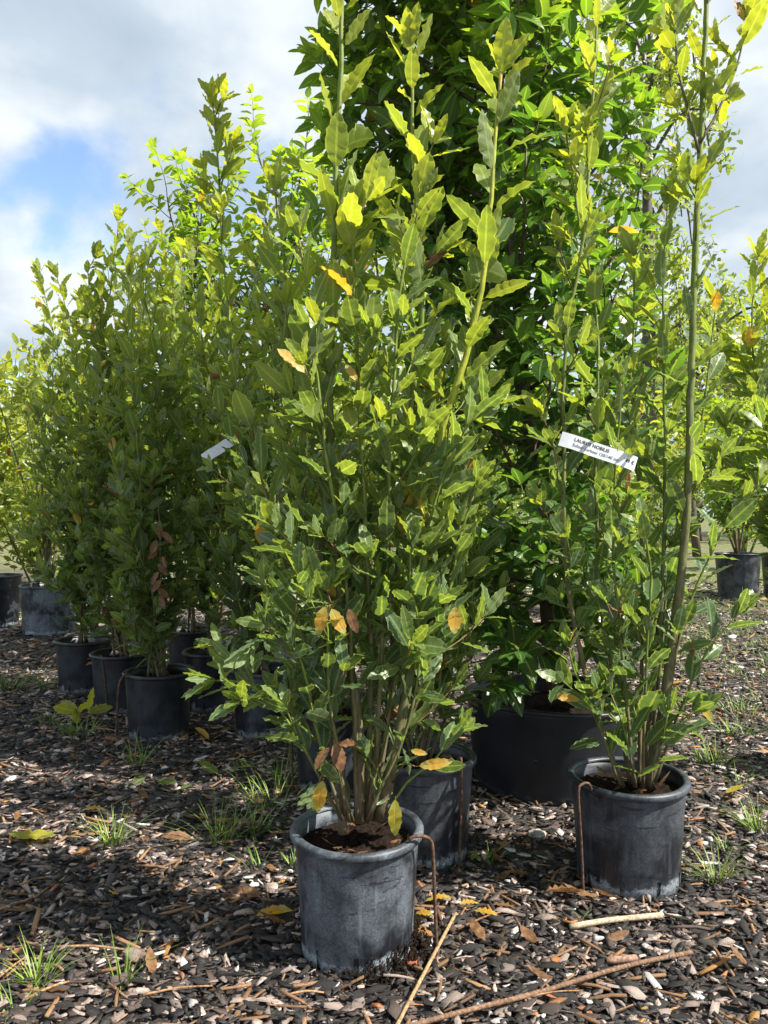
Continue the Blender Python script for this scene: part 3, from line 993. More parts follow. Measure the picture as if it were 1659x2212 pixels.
def row_bay(X, Y, stems, seed, label, n_obj, zt=2.2, **kw):
    rng = random.Random(seed)
    L = []
    ex = kw.pop('extra', None)
    for s in stems:
        n = len(s); P = []
        b = Vector((X + rng.uniform(-.04, .04), Y + rng.uniform(-.04, .04), 0.225))
        P.append(b)
        dy = rng.uniform(-.18, .18)
        for i, (u, v) in enumerate(s):
            P.append(at(u, v, Y + dy * (i + 1) / n))
        L.append({'p': P, 'r0': 0.0065, 'r1': 0.0022})
    if ex: L.append({'p': [at(338, 1060, 3.06), at(345, 1130, 2.99), at(346, 1210, 2.97), at(344, 1300, 2.95)], 'r0': 0.0022, 'r1': 0.0012, 'opt': dict(BARE)})
    opt = dict(size=0.090, leaf_from=0.08, p_shoot=0.52, zref=(0.25, zt), sides=6, spacing=0.034, shoot_len=(0.07, 0.22)); opt.update(kw)
    return bay_plant('laurel_shrub', (X, Y, 0.225), L, seed, label, n_obj, 'bay laurels of the left row', extra=ex, **opt)


row_bay(-0.909, 3.11, [[(312, 1250), (300, 1000), (285, 750), (278, 600)], [(345, 1250), (370, 950), (400, 720)], [(310, 1300), (250, 1000), (215, 800)],
                       [(330, 1350), (330, 1100), (340, 850)], [(350, 1370), (400, 1200), (430, 1050)], [(320, 1400), (290, 1330), (270, 1280)], [(330, 1300), (280, 1150), (255, 1020)], [(345, 1200), (360, 900), (345, 700)], [(335, 1390), (370, 1350), (395, 1300)]],
        505, 'bay laurel with upright grey forked stem in the pot with the curved hook', 160,
        extra=[dead(345 + 6 * math.sin(k * 2.1), 1130 + k * 17, 2.985 - 0.004 * k, .065, (math.sin(k * 1.7) * .8, -.25 + .2 * math.cos(k * 2.3), -.8), (0, (k * .37) % 1, 1), 1.1, (math.sin(k * 3.1), -1, .5 * math.cos(k))) for k in range(10)])
row_bay(-0.49, 3.15, [[(525, 1230), (440, 1020), (372, 880), (325, 700), (300, 600), (285, 540)], [(585, 1200), (575, 900), (560, 640), (545, 560)], [(560, 1250), (520, 950), (490, 700)],
                      [(570, 1300), (560, 1100), (545, 880)], [(600, 1300), (620, 1000), (630, 700)], [(540, 1350), (470, 1200), (430, 1120)], [(550, 1400), (520, 1300), (500, 1200)], [(570, 1250), (520, 1050), (450, 800), (430, 660)]],
        606, 'bay laurel with a thick green stem leaning left, behind the front shrub', 160)
row_bay(-1.198, 3.52, [[(230, 1200), (205, 900), (235, 640), (255, 480)], [(270, 1250), (290, 950), (310, 700), (320, 560)], [(250, 1250), (180, 950), (165, 760)], [(255, 1300), (220, 1100), (230, 800), (215, 640)],
                       [(240, 1330), (190, 1200), (165, 1080)], [(265, 1330), (280, 1150), (260, 850), (280, 620)], [(255, 1370), (215, 1310), (190, 1260)], [(270, 1200), (250, 900), (195, 620), (205, 560)]],
        707, 'bay laurel with a bright leafy peak, in the pot with orange dry leaves', 140, 2.3)
row_bay(-1.525, 3.91, [[(165, 1150), (150, 900), (110, 690), (85, 590)], [(180, 1200), (170, 900), (150, 700), (125, 600)], [(190, 1200), (215, 950), (210, 760)], [(170, 1250), (110, 1050), (85, 900)], [(180, 1300), (140, 1200), (110, 1120)],
                       [(185, 1300), (200, 1100), (190, 850), (180, 650)], [(175, 1250), (120, 950), (100, 780)], [(180, 1340), (150, 1290), (120, 1250)]],
        808, 'bay laurel with a thin leafy spire standing out at the outer end of the row', 140, 2.15)
row_bay(-0.79, 3.56, [[(460, 1200), (440, 900), (420, 650), (410, 540)], [(470, 1200), (490, 900), (500, 650)], [(450, 1250), (400, 1000), (380, 700), (370, 600)], [(465, 1300), (450, 1100), (460, 800), (455, 600)], [(475, 1300), (520, 1050), (540, 800)], [(455, 1300), (420, 1150), (405, 1000)], [(460, 1350), (500, 1230), (520, 1120)]],
        909, 'bay laurel in deep shade behind the forked-stem laurel', 100)
row_bay(-1.06, 4.25, [[(400, 1200), (380, 900), (360, 600), (350, 500)], [(410, 1200), (330, 900), (300, 640)], [(420, 1250), (450, 900), (470, 650)], [(410, 1200), (350, 1000), (270, 800)], [(415, 1250), (430, 1000), (400, 750), (390, 560)]],
        910, 'bay laurel filling the gap at the back of the left row', 60, 2.3)

# ================================================================== GLOSSY TREE IN THE TUB
rng = random.Random(5)
trunk = [at(1190, 1490, 2.6), at(1182, 1300, 2.6), at(1155, 1050, 2.62), at(1128, 760, 2.64), at(1098, 420, 2.66), at(1076, 60, 2.68), at(1068, -180, 2.70)]
limbs = []
for i in range(62):
    f = 0.05 + 0.93 * (i / 61)
    az = i * 2.4 + rng.gauss(0, .3)
    if f < 0.25: reach = rng.uniform(0.18, 0.34)
    elif f < 0.6: reach = rng.uniform(0.24, 0.42)
    else: reach = rng.uniform(0.30, 0.58)
    limbs.append((f, az, reach, rng.uniform(0.14, 0.45) if f > 0.2 else rng.uniform(0.02, 0.2)))
for (f, az, reach, rise) in [(0.05, 3.6, 0.26, -0.02), (0.06, 4.3, 0.30, 0.02), (0.08, 3.1, 0.32, 0.05), (0.10, 4.9, 0.30, 0.0), (0.12, 3.8, 0.34, 0.02), (0.14, 2.6, 0.32, 0.05), (0.16, 4.4, 0.34, 0.05), (0.2, 3.4, 0.36, 0.05), (0.09, 5.4, 0.3, 0.0)]:
    limbs.append((f, az, reach, rise))
for k in range(12):
    limbs.append((0.56 + 0.034 * k, 2.6 + 0.12 * k, rng.uniform(0.50, 0.66), rng.uniform(0.15, 0.4)))
prunus_tree('glossy_tree', (0.56, 2.6, 0.24), trunk, limbs, 77, 'tall dense tree with arching glossy pointed leaves growing in the wide black tub', 300, size=0.112, zref=(0.3, 2.9), r0=0.024, step=0.046, p_twig=0.8)

# smaller-leaved trees behind the left row
def hedge_tree(X, Y, top, seed, label, n_limb=30, width=0.5, n_obj=0, base=0.3, dens=0.055, far=True, size=0.098, age0=0.2, grp='hedge trees behind the left row'):
    r = random.Random(seed)
    tr = [Vector((X, Y, base)), Vector((X + r.uniform(-.05, .05), Y, base + (top - base) * 0.4)), Vector((X + r.uniform(-.08, .08), Y + r.uniform(-.05, .05), base + (top - base) * 0.75)), Vector((X + r.uniform(-.08, .08), Y, top - 0.12))]
    lb = []
    for i in range(n_limb):
        f = 0.10 + 0.88 * i / (n_limb - 1)
        lb.append((f, i * 2.4 + r.gauss(0, .3), width * r.uniform(0.45, 1.0) * (1.0 - 0.45 * max(0, f - 0.6) / 0.4), r.uniform(0.2, 0.5)))
    return prunus_tree('hedge_tree', (X, Y, base), tr, lb, seed, label, n_obj, size, far, grp, zref=(0.3, top), step=dens, r0=0.016, twig=(0.14, 0.34), age0=age0)

hedge_tree(-1.12, 4.75, 2.86, 31, 'small-leaved hedge tree behind the long bare laurel shoot, curled pale tips', 30, 0.42, 80, 0.3)
hedge_tree(-0.60, 4.70, 2.95, 32, 'small-leaved hedge tree rising just left of the front shrub', 32, 0.48, 60, 0.28)
hedge_tree(-0.05, 4.90, 2.95, 33, 'small-leaved hedge tree hidden behind the top of the front shrub', 26, 0.48, 0, 0.0)
hedge_tree(0.55, 5.20, 2.9, 34, 'dense shaded hedge tree behind the tub', 24, 0.5, 0, 0.0)

# ================================================================== BACKGROUND PLANTS
def bush(name, X, Y, h, w, n, seed, label, cat, group, kind='bay', size=0.09, age=(0.4, 0.8), base=0.0, n_stem=5, trunk_r=0.012):
    r = random.Random(seed)
    root = empty(name, (X, Y, base)); tag(root, label, cat, group)
    LV = Leaves()
    stems = []
    for i in range(n_stem):
        a = r.uniform(0, 6.28); d = w * r.uniform(0.1, 0.75)
        P = [Vector((X, Y, base)), Vector((X + math.cos(a) * d * 0.45, Y + math.sin(a) * d * 0.45, base + h * 0.4)), Vector((X + math.cos(a) * d, Y + math.sin(a) * d, base + h * r.uniform(0.72, 0.98)))]
        p = catmull(P, h / 14); TB = Tubes(); m = len(p)
        TB.add(p, [trunk_r * (1 - 0.85 * k / m) for k in range(m)], [lerp3(WOOD, GREENWOOD, k / m) for k in range(m)], 6)
        # twigs
        for k in range(10):
            q = p[r.randrange(m // 4, m)]
            b = r.uniform(0, 6.28); e = r.uniform(0.1, 0.9)
            dv = Vector((math.cos(b) * math.cos(e), math.sin(b) * math.cos(e), math.sin(e))); ln = w * r.uniform(0.2, 0.6)
            tp = [q, q + dv * ln * 0.5 + Vector((0, 0, ln * .08)), q + dv * ln + Vector((0, 0, ln * .25))]
            TB.add(tp, [trunk_r * .35, trunk_r * .25, trunk_r * .1], [GREENWOOD] * 3, 4)
            stems.append(tp)
        stems.append(p[m // 4:])
        put('stem', TB.mesh('stem', M['stem'], root.location), root)
    for i in range(n):
        s = r.choice(stems)
        f = r.random() ** 0.7 * (len(s) - 1.001); j = int(f)
        q = s[j].lerp(s[j + 1], f - j); T = (s[j + 1] - s[j]).normalized()
        q = q + Vector((r.gauss(0, 1), r.gauss(0, 1), r.gauss(0, 1))) * size * 0.35
        hz = (q.z - base) / h
        ag = age[0] + (age[1] - age[0]) * hz
        if kind == 'bay': bay_leaf(r, LV, q, T, r.uniform(0, 6.28), r.uniform(0.4, 1.2), size * r.uniform(0.7, 1.2), ag)
        else: prunus_leaf(r, LV, q, T, r.uniform(0, 6.28), r.uniform(0.5, 1.3), size * r.uniform(0.7, 1.2), ag)
    place_leaves(root, LV, kind, 0, r, True)
    return root


bush('laurel_shrub', -2.50, 5.75, 2.0, 0.55, 1100, 41, 'sunlit yellow-green laurel in the pale limescaled pot', 'shrub', None, age=(0.45, 0.9), base=0.3, n_stem=7)
bush('laurel_shrub', -3.12, 6.10, 1.95, 0.6, 1100, 42, 'sunlit yellow-green laurel in the large dark pot at the left', 'shrub', None, age=(0.5, 1.0), base=0.34, n_stem=7)
bush('laurel_shrub', -2.0, 5.3, 1.75, 0.5, 900, 43, 'pale laurel between the left row and the limescaled pot', 'shrub', None, age=(0.4, 0.85), base=0.0, n_stem=7)
bush('laurel_shrub', -3.9, 7.2, 1.9, 0.7, 900, 44, 'far yellow-green laurel behind the large dark pot', 'shrub', None, age=(0.5, 1.0), base=0.0, n_stem=9)
bush('laurel_shrub', -3.3, 7.4, 1.5, 0.9, 1800, 45, 'low bright laurel filling the gap behind the limescaled pot', 'shrub', None, age=(0.5, 0.9), base=0.0, n_stem=14)
bush('laurel_shrub', -4.6, 8.6, 1.9, 1.0, 1800, 46, 'far bright laurel at the outer left behind all pots', 'shrub', None, age=(0.5, 0.9), base=0.0, n_stem=14)
# near shrub entering from the right
st = [
    {'p': [Vector((1.52, 2.60, 0.2)), at(1700, 1200, 2.60), at(1650, 900, 2.55), at(1625, 700, 2.5), at(1640, 560, 2.5)], 'r0': 0.007, 'r1': 0.002},
    {'p': [Vector((1.54, 2.62, 0.2)), at(1720, 1300, 2.6), at(1660, 1100, 2.55), at(1590, 1000, 2.5), at(1570, 930, 2.5)], 'r0': 0.006, 'r1': 0.002},
    {'p': [Vector((1.56, 2.60, 0.2)), at(1740, 1200, 2.62), at(1700, 900, 2.6), at(1690, 600, 2.6)], 'r0': 0.007, 'r1': 0.002},
    {'p': [Vector((1.56, 2.60, 0.2)), at(1730, 1000, 2.65), at(1660, 800, 2.62), at(1600, 760, 2.6)], 'r0': 0.006, 'r1': 0.002},
    {'p': [Vector((1.55, 2.58, 0.2)), at(1735, 1250, 2.6), at(1690, 1050, 2.5), at(1630, 860, 2.45)], 'r0': 0.006, 'r1': 0.002},
]
pot(1.55, 2.62, 0.141, 0.255, M['pot_dusty'], 25, 'black pot of the laurel that leans in from the right edge', taper=TP)
bay_plant('laurel_shrub', (1.55, 2.62, 0.225), st, 990, 'bay laurel leaning in from the right edge with large flat leaves', 90, size=0.10, leaf_from=0.25, p_shoot=0.32, zref=(0.2, 1.9))

for k, (x, y, h, ww, nn, lab) in enumerate([(1.55, 5.6, 1.75, 0.6, 1100, 'sunlit yellow-green laurel just beyond the tub'), (2.25, 6.6, 1.7, 0.6, 1000, 'sunlit laurel further beyond the tub, before the ribbed pot'), (1.15, 7.0, 1.9, 0.7, 1000, 'bright laurel seen through the stems of the tagged shrub'),
                                            (-1.55, 5.0, 1.9, 0.55, 1300, 'leafy laurel behind the outer pots of the left row'), (-0.25, 4.0, 1.6, 0.5, 1200, 'shaded laurel behind the half hidden pot'), (0.25, 3.6, 1.7, 0.45, 1200, 'shaded laurel between the front shrub and the tub')]):
    bush('laurel_shrub', x, y, h, ww, nn, 140 + k, lab, 'shrub', None, 'bay', 0.10, (0.25, 0.85), 0.0, 8)
FARG = 'far shrubs of the sunny right side'
bush('far_shrub', 3.63, 7.9, 1.7, 0.75, 1500, 51, 'bright small-leaved shrub in the ribbed grey-black pot far off', 'shrub', None, 'prunus', 0.09, (0.55, 0.9), 0.42, 7)
bush('far_shrub', 4.45, 8.2, 1.7, 0.75, 1000, 52, 'bright small-leaved shrub in the dark pot beside the ribbed pot', 'shrub', None, 'prunus', 0.09, (0.55, 0.9), 0.40, 6)
for k, (x, y, h, ww) in enumerate([(1.1, 9.5, 2.3, 0.9), (2.3, 9.8, 2.1, 0.9), (1.7, 12.5, 3.2, 1.4), (3.6, 13.0, 3.0, 1.5), (5.6, 12.0, 2.7, 1.4), (0.1, 11.5, 2.6, 1.3)]):
    bush('far_shrub', x, y, h, ww, 1500, 60 + k, ['far bright shrub straight behind the glossy tree', 'far bright shrub between the glossy tree and the ribbed pot', 'taller far shrub behind the tagged laurel stems', 'taller far shrub behind the ribbed pot', 'far shrub behind the laurel at the right edge', 'far shrub behind the front shrub top'][k], 'shrub', FARG, 'prunus', 0.11, (0.6, 1.0), 0.0, 7, 0.02)
for k, (x, y, h, ww) in enumerate([(-1.6, 9.0, 2.3, 1.1), (-3.2, 9.5, 2.3, 1.2), (-5.2, 9.5, 2.2, 1.2), (-0.6, 8.2, 2.4, 1.0), (-7.0, 11.0, 2.4, 1.4)]):
    bush('far_shrub', x, y, h, ww, 1300, 70 + k, ['far shrub behind the left row middle', 'far shrub behind the limescaled pot', 'far shrub behind the large dark left pot', 'far shrub behind the half hidden pot', 'farthest shrub behind the large dark left pot'][k], 'shrub', 'far shrubs behind the left rows', 'bay', 0.12, (0.5, 0.95), 0.0, 6, 0.02)


def far_tree(X, Y, h, w, n, seed, label, size=0.16, age=(0.45, 0.7), droop=0.3, clumps=26, group=None, z0=0.25):
    r = random.Random(seed)
    root = empty('tree', (X, Y, 0)); tag(root, label, 'tree', group)
    tr = catmull([Vector((X, Y, 0)), Vector((X + r.uniform(-.2, .2), Y, h * 0.35)), Vector((X + r.uniform(-.4, .4), Y, h * 0.7)), Vector((X + r.uniform(-.4, .4), Y, h * 0.97))], 0.4)
    TB = Tubes(); m = len(tr)
    TB.add(tr, [h * 0.016 * (1 - 0.9 * i / m) + 0.01 for i in range(m)], [(0.09, 0.075, 0.06)] * m, 8)
    put('trunk', TB.mesh('trunk', M['stem'], root.location), root)
    LV = Leaves(); TB = Tubes()
    for c in range(clumps):
        f = z0 + (0.97 - z0) * (c + 0.5) / clumps
        q = tr[min(m - 1, int(f * (m - 1)))]
        a = c * 2.4 + r.gauss(0, .3); reach = w * r.uniform(0.5, 1.0) * math.sqrt(max(0.08, 1 - ((f - 0.55) / 0.5) ** 2))
        dv = Vector((math.cos(a), math.sin(a), 0))
        e = q + dv * reach + Vector((0, 0, h * r.uniform(0.03, 0.14)))
        lp = catmull([q, q.lerp(e, 0.5) + Vector((0, 0, h * 0.03)), e, e + dv * reach * 0.18 - Vector((0, 0, droop * r.uniform(0.4, 1.4)))], 0.35)
        TB.add(lp, [0.035 * (1 - 0.9 * i / len(lp)) + 0.004 for i in range(len(lp))], [(0.09, 0.075, 0.06)] * len(lp), 5)
        subs = [lp]
        for k in range(7):
            b = lp[r.randrange(len(lp) // 3, len(lp))]
            d2 = (dv * 0.6 + Vector((r.gauss(0, .6), r.gauss(0, .6), r.gauss(0.1, .4)))).normalized(); l2 = w * r.uniform(0.15, 0.4)
            sp_ = [b, b + d2 * l2 * 0.6, b + d2 * l2 - Vector((0, 0, droop * r.uniform(0.2, 1)))]
            TB.add(sp_, [0.012, 0.008, 0.003], [(0.09, 0.08, 0.05)] * 3, 4); subs.append(sp_)
        for i in range(n // clumps):
            s = r.choice(subs); g = r.random() ** 0.6 * (len(s) - 1.001); j = int(g)
            q2 = s[j].lerp(s[j + 1], g - j) + Vector((r.gauss(0, 1), r.gauss(0, 1), r.gauss(0, 1))) * size * 0.8
            A = Vector((r.gauss(0, 1), r.gauss(0, 1), r.gauss(-0.6, .7)))
            LV.add(q2, A, Vector((r.gauss(0, 1), r.gauss(0, 1), r.gauss(0.5, 1))), size * r.uniform(0.7, 1.3), r.uniform(0.8, 1.2), (min(1, max(0, r.gauss((age[0] + age[1]) / 2, 0.12))), r.random(), 0))
    put('branches', TB.mesh('branches', M['stem'], root.location), root)
    me = foliage_mesh('crown', LV.L, 'bay_far', M['bay_att'], root.location, r)
    tag(put('crown', me, root), kind='stuff')
    return root


far_tree(4.75, 13.8, 10.6, 1.15, 6500, 81, 'tall airy tree with fine drooping twigs against the sky, beyond the tub', 0.13, (0.45, 0.75), 0.7, 30)
far_tree(6.3, 15.5, 5.2, 1.7, 5200, 82, 'shorter airy tree beside the tall one beyond the tub', 0.14, (0.5, 0.8), 0.6, 26)
far_tree(13.5, 27.0, 8.2, 3.4, 4200, 83, 'round distant tree low behind the right edge laurel', 0.28, (0.5, 0.8), 0.3, 26)
far_tree(17.5, 30.0, 8.6, 3.6, 4200, 84, 'second round distant tree at the right edge', 0.30, (0.5, 0.8), 0.3, 26)
far_tree(9.8, 24.0, 6.5, 3.0, 3600, 85, 'distant bushy tree behind the airy trees', 0.28, (0.5, 0.8), 0.3, 24, z0=0.1)
for k in range(9):
    xx = -19 + k * 3.4
    far_tree(xx, 26 + (k % 3) * 2.0, 4.4 + (k * 7 % 5) * 0.5, 2.6, 2600, 90 + k, 'distant bushy tree of the line behind the nursery rows', 0.28, (0.35, 0.7), 0.2, 20, 'distant tree line behind the rows', 0.05)

# ================================================================== BARK MULCH
nrng = np.random.default_rng(7)


def chip_template(rng):
    n = rng.randint(4, 7)
    el = rng.uniform(0.26, 0.62); th = rng.uniform(0.05, 0.12)
    ang = sorted(rng.uniform(0, 2 * math.pi) * 0.25 + 2 * math.pi * k / n for k in range(n))
    bend = rng.uniform(-0.12, 0.12)
    V = []
    for z, sc in ((0, 1.0), (th, 0.93)):
        for a in ang:
            rr = rng.uniform(0.68, 1.08) * 0.5 * sc
            x, y = rr * math.cos(a), rr * math.sin(a) * el
            V.append((x, y, z + bend * (4 * x * x - 0.4) + (rng.uniform(-.02, .02) if z else 0)))
    V.append((0, 0, th * rng.uniform(0.9, 1.15) + bend * -0.4))
    T = []
    for k in range(n):
        k2 = (k + 1) % n
        T += [(k, k2, n + k2), (k, n + k2, n + k), (n + k, n + k2, 2 * n)]
    return np.array(V, np.float32), np.array(T, np.int32)


def splinter_template(rng):
    el = rng.uniform(0.035, 0.09); th = rng.uniform(0.025, 0.06); bend = rng.uniform(-.05, .05)
    V = []
    for x, s in ((-0.5, 0.85), (-0.15, 1.0), (0.2, 0.9), (0.5, 0.65)):
        z = bend * (1 - 4 * x * x); j = rng.uniform(-.02, .02)
        V += [(x, -el * s + j, z), (x, el * s + j, z), (x, el * s * 0.8 + j, z + th), (x, -el * s * 0.8 + j, z + th)]
    T = []
    for i in range(3):
        for k in range(4):
            a = i * 4 + k; b = i * 4 + (k + 1) % 4
            T += [(a, b, b + 4), (a, b + 4, a + 4)]
    T += [(0, 2, 1), (0, 3, 2), (12, 13, 14), (12, 14, 15)]
    return np.array(V, np.float32), np.array(T, np.int32)


crng = random.Random(3)
CH = [chip_template(crng) for _ in range(14)]
SPL = [splinter_template(crng) for _ in range(6)]
chip_meshes = [fast_mesh('bark_chip', V, T, M['chip_obj'], smooth=False) for V, T in CH]
spl_meshes = [fast_mesh('wood_splinter', V, T, M['wood_obj'], smooth=False) for V, T in SPL]


def chip_colour(r, big=False):
    q = r.random()
    if big and r.random() < 0.30: q = r.uniform(0.80, 0.99)
    if q < 0.72: b = r.uniform(0.008, 0.027); return (b * 1.12, b * 0.98, b * 0.92)
    if q < 0.87: b = r.uniform(0.035, 0.095); return (b * 1.25, b * 0.92, b * 0.78)
    if q < 0.965: b = r.uniform(0.16, 0.34); return (b * 1.14, b * 0.90, b * 0.78)
    if q < 0.983: b = r.uniform(0.38, 0.52); return (b, b * 0.95, b * 0.92)
    return (r.uniform(0.22, 0.36), r.uniform(0.10, 0.16), 0.045)


def free_spot(x, y, m=0.0):
    for (a, b, rr) in POT_SPOTS:
        if (x - a) ** 2 + (y - b) ** 2 < (rr + m) ** 2: return False
    return True


bands = [(1.10, 2.0, 6200, 1.0), (2.0, 3.0, 4000, 1.0), (3.0, 4.5, 2100, 1.15), (4.5, 7.0, 650, 1.6), (7.0, 10.0, 200, 2.3)]
pos = []
for (y0, y1, dens, sc) in bands:
    wid = lambda y: 0.62 * y + 0.25
    area = (wid(y0) + wid(y1)) * (y1 - y0)
    for _ in range(int(area * dens)):
        y = crng.uniform(y0, y1); x = crng.uniform(-wid(y), wid(y))
        if free_spot(x, y, 0.004): pos.append((x, y, sc))
hero = []
Vs, Ts, Cs = [], [], []
base = 0
grp = [[] for _ in range(len(CH) + len(SPL))]
for (x, y, sc) in pos:
    spl = crng.random() < 0.055
    size = (crng.uniform(0.014, 0.034) if crng.random() < 0.75 else crng.uniform(0.034, 0.064)) * sc
    if spl: size = crng.uniform(0.03, 0.09) * sc
    yaw = crng.gauss(0, 0.75) if crng.random() < 0.6 else crng.uniform(0, 6.28)
    e = Matrix.Rotation(yaw, 3, 'Z') @ Matrix.Rotation(crng.gauss(0, .28), 3, 'X') @ Matrix.Rotation(crng.gauss(0, .22), 3, 'Y')
    z = crng.uniform(0.0005, 0.016) * (1.0 if size < 0.04 else 0.75)
    c = chip_colour(crng, size > 0.030 * sc)
    if spl and crng.random() < 0.75: b_ = crng.uniform(0.5, 1.2); c = (0.26 * b_, 0.15 * b_, 0.078 * b_)
    k = (len(CH) + crng.randrange(len(SPL))) if spl else crng.randrange(len(CH))
    rec = (x, y, z, e, size, c, k, spl)
    vv = 1106 + F * CAM_H / y; uu = 830 + F * x / y
    if size > 0.033 and 1350 < vv < 2215 and 0 < uu < 1659: hero.append((size / y, rec))
    else: grp[k].append(rec)
hero.sort(key=lambda h: -h[0])
nspl = nchip = 0
for s, rec in hero:
    x, y, z, e, size, c, k, spl = rec
    ok = (nspl < 150) if spl else (nchip < 300)
    if not ok:
        grp[k].append(rec); continue
    if spl: nspl += 1
    else: nchip += 1
    o = bpy.data.objects.new('wood_splinter' if spl else 'bark_chip', spl_meshes[k - len(CH)] if spl else chip_meshes[k])
    o.parent = ground
    o.matrix_basis = Matrix.Translation((x, y, z + 0.004)) @ (e * size).to_4x4()
    o.color = (*c, 1)
    col.objects.link(o)
for k, g in enumerate(grp):
    if not g: continue
    V, T = (CH + SPL)[k]
    n, kk = len(g), len(V)
    Mx = np.array([[list(row) for row in (r_[3] * r_[4]).transposed()] for r_ in g], np.float32)
    P = np.array([r_[:3] for r_ in g], np.float32)
    Vs.append((np.einsum('kj,njc->nkc', V, Mx) + P[:, None, :]).reshape(-1, 3))
    Ts.append((T[None] + (np.arange(n) * kk)[:, None, None] + base).reshape(-1, 3))
    Cs.append(np.repeat(np.array([r_[5] for r_ in g], np.float32), kk, axis=0))
    base += n * kk
mul = put('bark_mulch', fast_mesh('bark_mulch', np.concatenate(Vs), np.concatenate(Ts), M['chip_att'], np.concatenate(Cs), smooth=False), ground)
tag(mul, 'small dark bark chips', None, None, 'stuff')

NICK = [(-0.055, 1.59, 'the scuffed front pot'), (0.6, 1.895, 'the pot standing before the tub'), (0.104, 2.035, 'the pot with pebbles'), (-0.165, 2.53, 'the half hidden shaded pot'), (-0.909, 3.11, 'the pot with the curved hook'), (-1.198, 3.52, 'the pot of orange leaves'), (-1.525, 3.91, 'the outermost left row pot'), (-0.49, 3.15, 'the pot with limescaled foot'), (-2.5, 5.75, 'the pale limescaled pot'),
        (0.37, 1.40, 'the ribbed rusty rod'), (0.50, 1.66, 'the pale barkless stick'), (0.09, 1.50, 'the thin pale cane'), (-0.9, 2.09, 'the big pale green leaf'), (-1.33, 3.3, 'the wilted seedling'), (0.79, 2.4, 'the pale yellow round leaf'), (1.43, 2.6, 'the laurel at the right edge'), (0.56, 2.6, 'the wide black tub'), (-0.8, 1.45, 'the sunlit splinters before the shade')]


def near(text, p):
    q = min(NICK, key=lambda k: (k[0] - p[0]) ** 2 + (k[1] - p[1]) ** 2)
    return text + ' near ' + q[2]


# ================================================================== RODS, CANES, STICKS
def rod(name, pts, r, label, group=None, colr=(0.10, 0.055, 0.036), cat='rod', rib=0.0, sides=8, step=0.008, taper=None):
    path = catmull(pts, step)
    n = len(path); TB = Tubes(); rr = random.Random(len(path))
    rad = [r * (1 + (rib if i % 2 else 0)) * (1 if taper is None else 1 - taper * i / n) for i in range(n)]
    TB.add(path, rad, [tuple(c * f_ for c in colr) for f_ in [rr.uniform(0.7, 1.3) for _ in range(n)]], sides)
    o = put(name, TB.mesh(name, M['rust'], Vector(pts[0])), None, pts[0])
    return tag(o, label, cat, group)


def hook(P, label, r=0.0034):
    return rod('hooked_rod', P, r, label, 'bent steel rods hooked over pot rims')


# front pot: arm over the rim, then down into the mulch
a = at(888, 1810, 1.505); b = at(930, 1812, 1.53)
hook([a + Vector((-0.004, 0, -0.004)), a + Vector((0.006, 0, 0.003)), at(918, 1807, 1.52), at(932, 1818, 1.532), at(936, 1850, 1.535), at(940, 1950, 1.54), at(946, 2070, 1.545) - Vector((0, 0, 0.03))], 'bent rusty rod hooked over the scuffed front pot', 0.0036)
hook([at(1280, 1712, 1.80), at(1272, 1692, 1.79), at(1256, 1695, 1.78), at(1250, 1715, 1.775), at(1256, 1820, 1.785), at(1262, 1945, 1.79) - Vector((0, 0, 0.02))], 'thin brown rod hooked over the pot in front of the tub', 0.0030)
hook([at(988, 1645, 1.93), at(994, 1636, 1.925), at(997, 1650, 1.915), at(996, 1750, 1.93), at(991, 1880, 1.935) - Vector((0, 0, 0.02))], 'straight rusty rod on the pot with pebbles', 0.0036)
hook([at(640, 1578, 2.47), at(634, 1566, 2.46), at(629, 1580, 2.455), at(632, 1660, 2.47), at(634, 1725, 2.48) - Vector((0, 0, 0.02))], 'rusty rod on the half hidden shaded pot', 0.0036)
hook([at(290, 1470, 3.04), at(285, 1458, 3.03), at(270, 1458, 3.0), at(258, 1480, 2.98), at(254, 1540, 2.985), at(250, 1608, 2.99) - Vector((0, 0, 0.02))], 'curved rusty hook at the foremost left row pot', 0.0042)
hook([at(222, 1425, 3.42), at(220, 1418, 3.41), at(222, 1425, 3.395), at(228, 1480, 3.40), at(236, 1555, 3.41) - Vector((0, 0, 0.03))], 'slanting rusty rod on the pot with orange dry leaves', 0.0042)
hook([at(512, 1475, 3.10), at(508, 1465, 3.09), at(504, 1480, 3.075), at(508, 1540, 3.08), at(513, 1600, 3.085) - Vector((0, 0, 0.02))], 'thin rod on the pot with the pale limescaled foot', 0.0032)

g1, g2 = gnd(1495, 2078), gnd(1000, 2212)
d = (g2 - g1).normalized()
rod('ribbed_rod', [g1 + Vector((0, 0, .020)), g1.lerp(g2, 0.33) + Vector((0, .004, .024)), g1.lerp(g2, 0.7) + Vector((0, -.002, .022)), g2 + Vector((0, 0, .022)), g2 + d * 0.16 + Vector((0, 0, .020))], 0.0042, 'ribbed rusty steel rod lying across the mulch', colr=(0.17, 0.10, 0.062), rib=0.16, step=0.0035)
g1, g2 = gnd(985, 1992), gnd(872, 2212)
rod('cane', [g1 + Vector((0, 0, .020)), g1.lerp(g2, 0.5) + Vector((0.004, 0, .028)), g2 + Vector((0, 0, .020)), g2 + (g2 - g1).normalized() * 0.1 + Vector((0, 0, .018))], 0.0036, 'thin pale brown cane lying beside the front pot', colr=(0.30, 0.19, 0.10), cat='cane')
g1, g2 = gnd(1232, 2022), gnd(1432, 1998)
rod('bare_stick', [g1 + Vector((0, 0, .020)), g1.lerp(g2, 0.4) + Vector((0, .0, .024)), g2 + Vector((0, 0, .022))], 0.0062, 'pale barkless stick lying on the mulch', colr=(0.42, 0.33, 0.22), cat='stick', step=0.02)
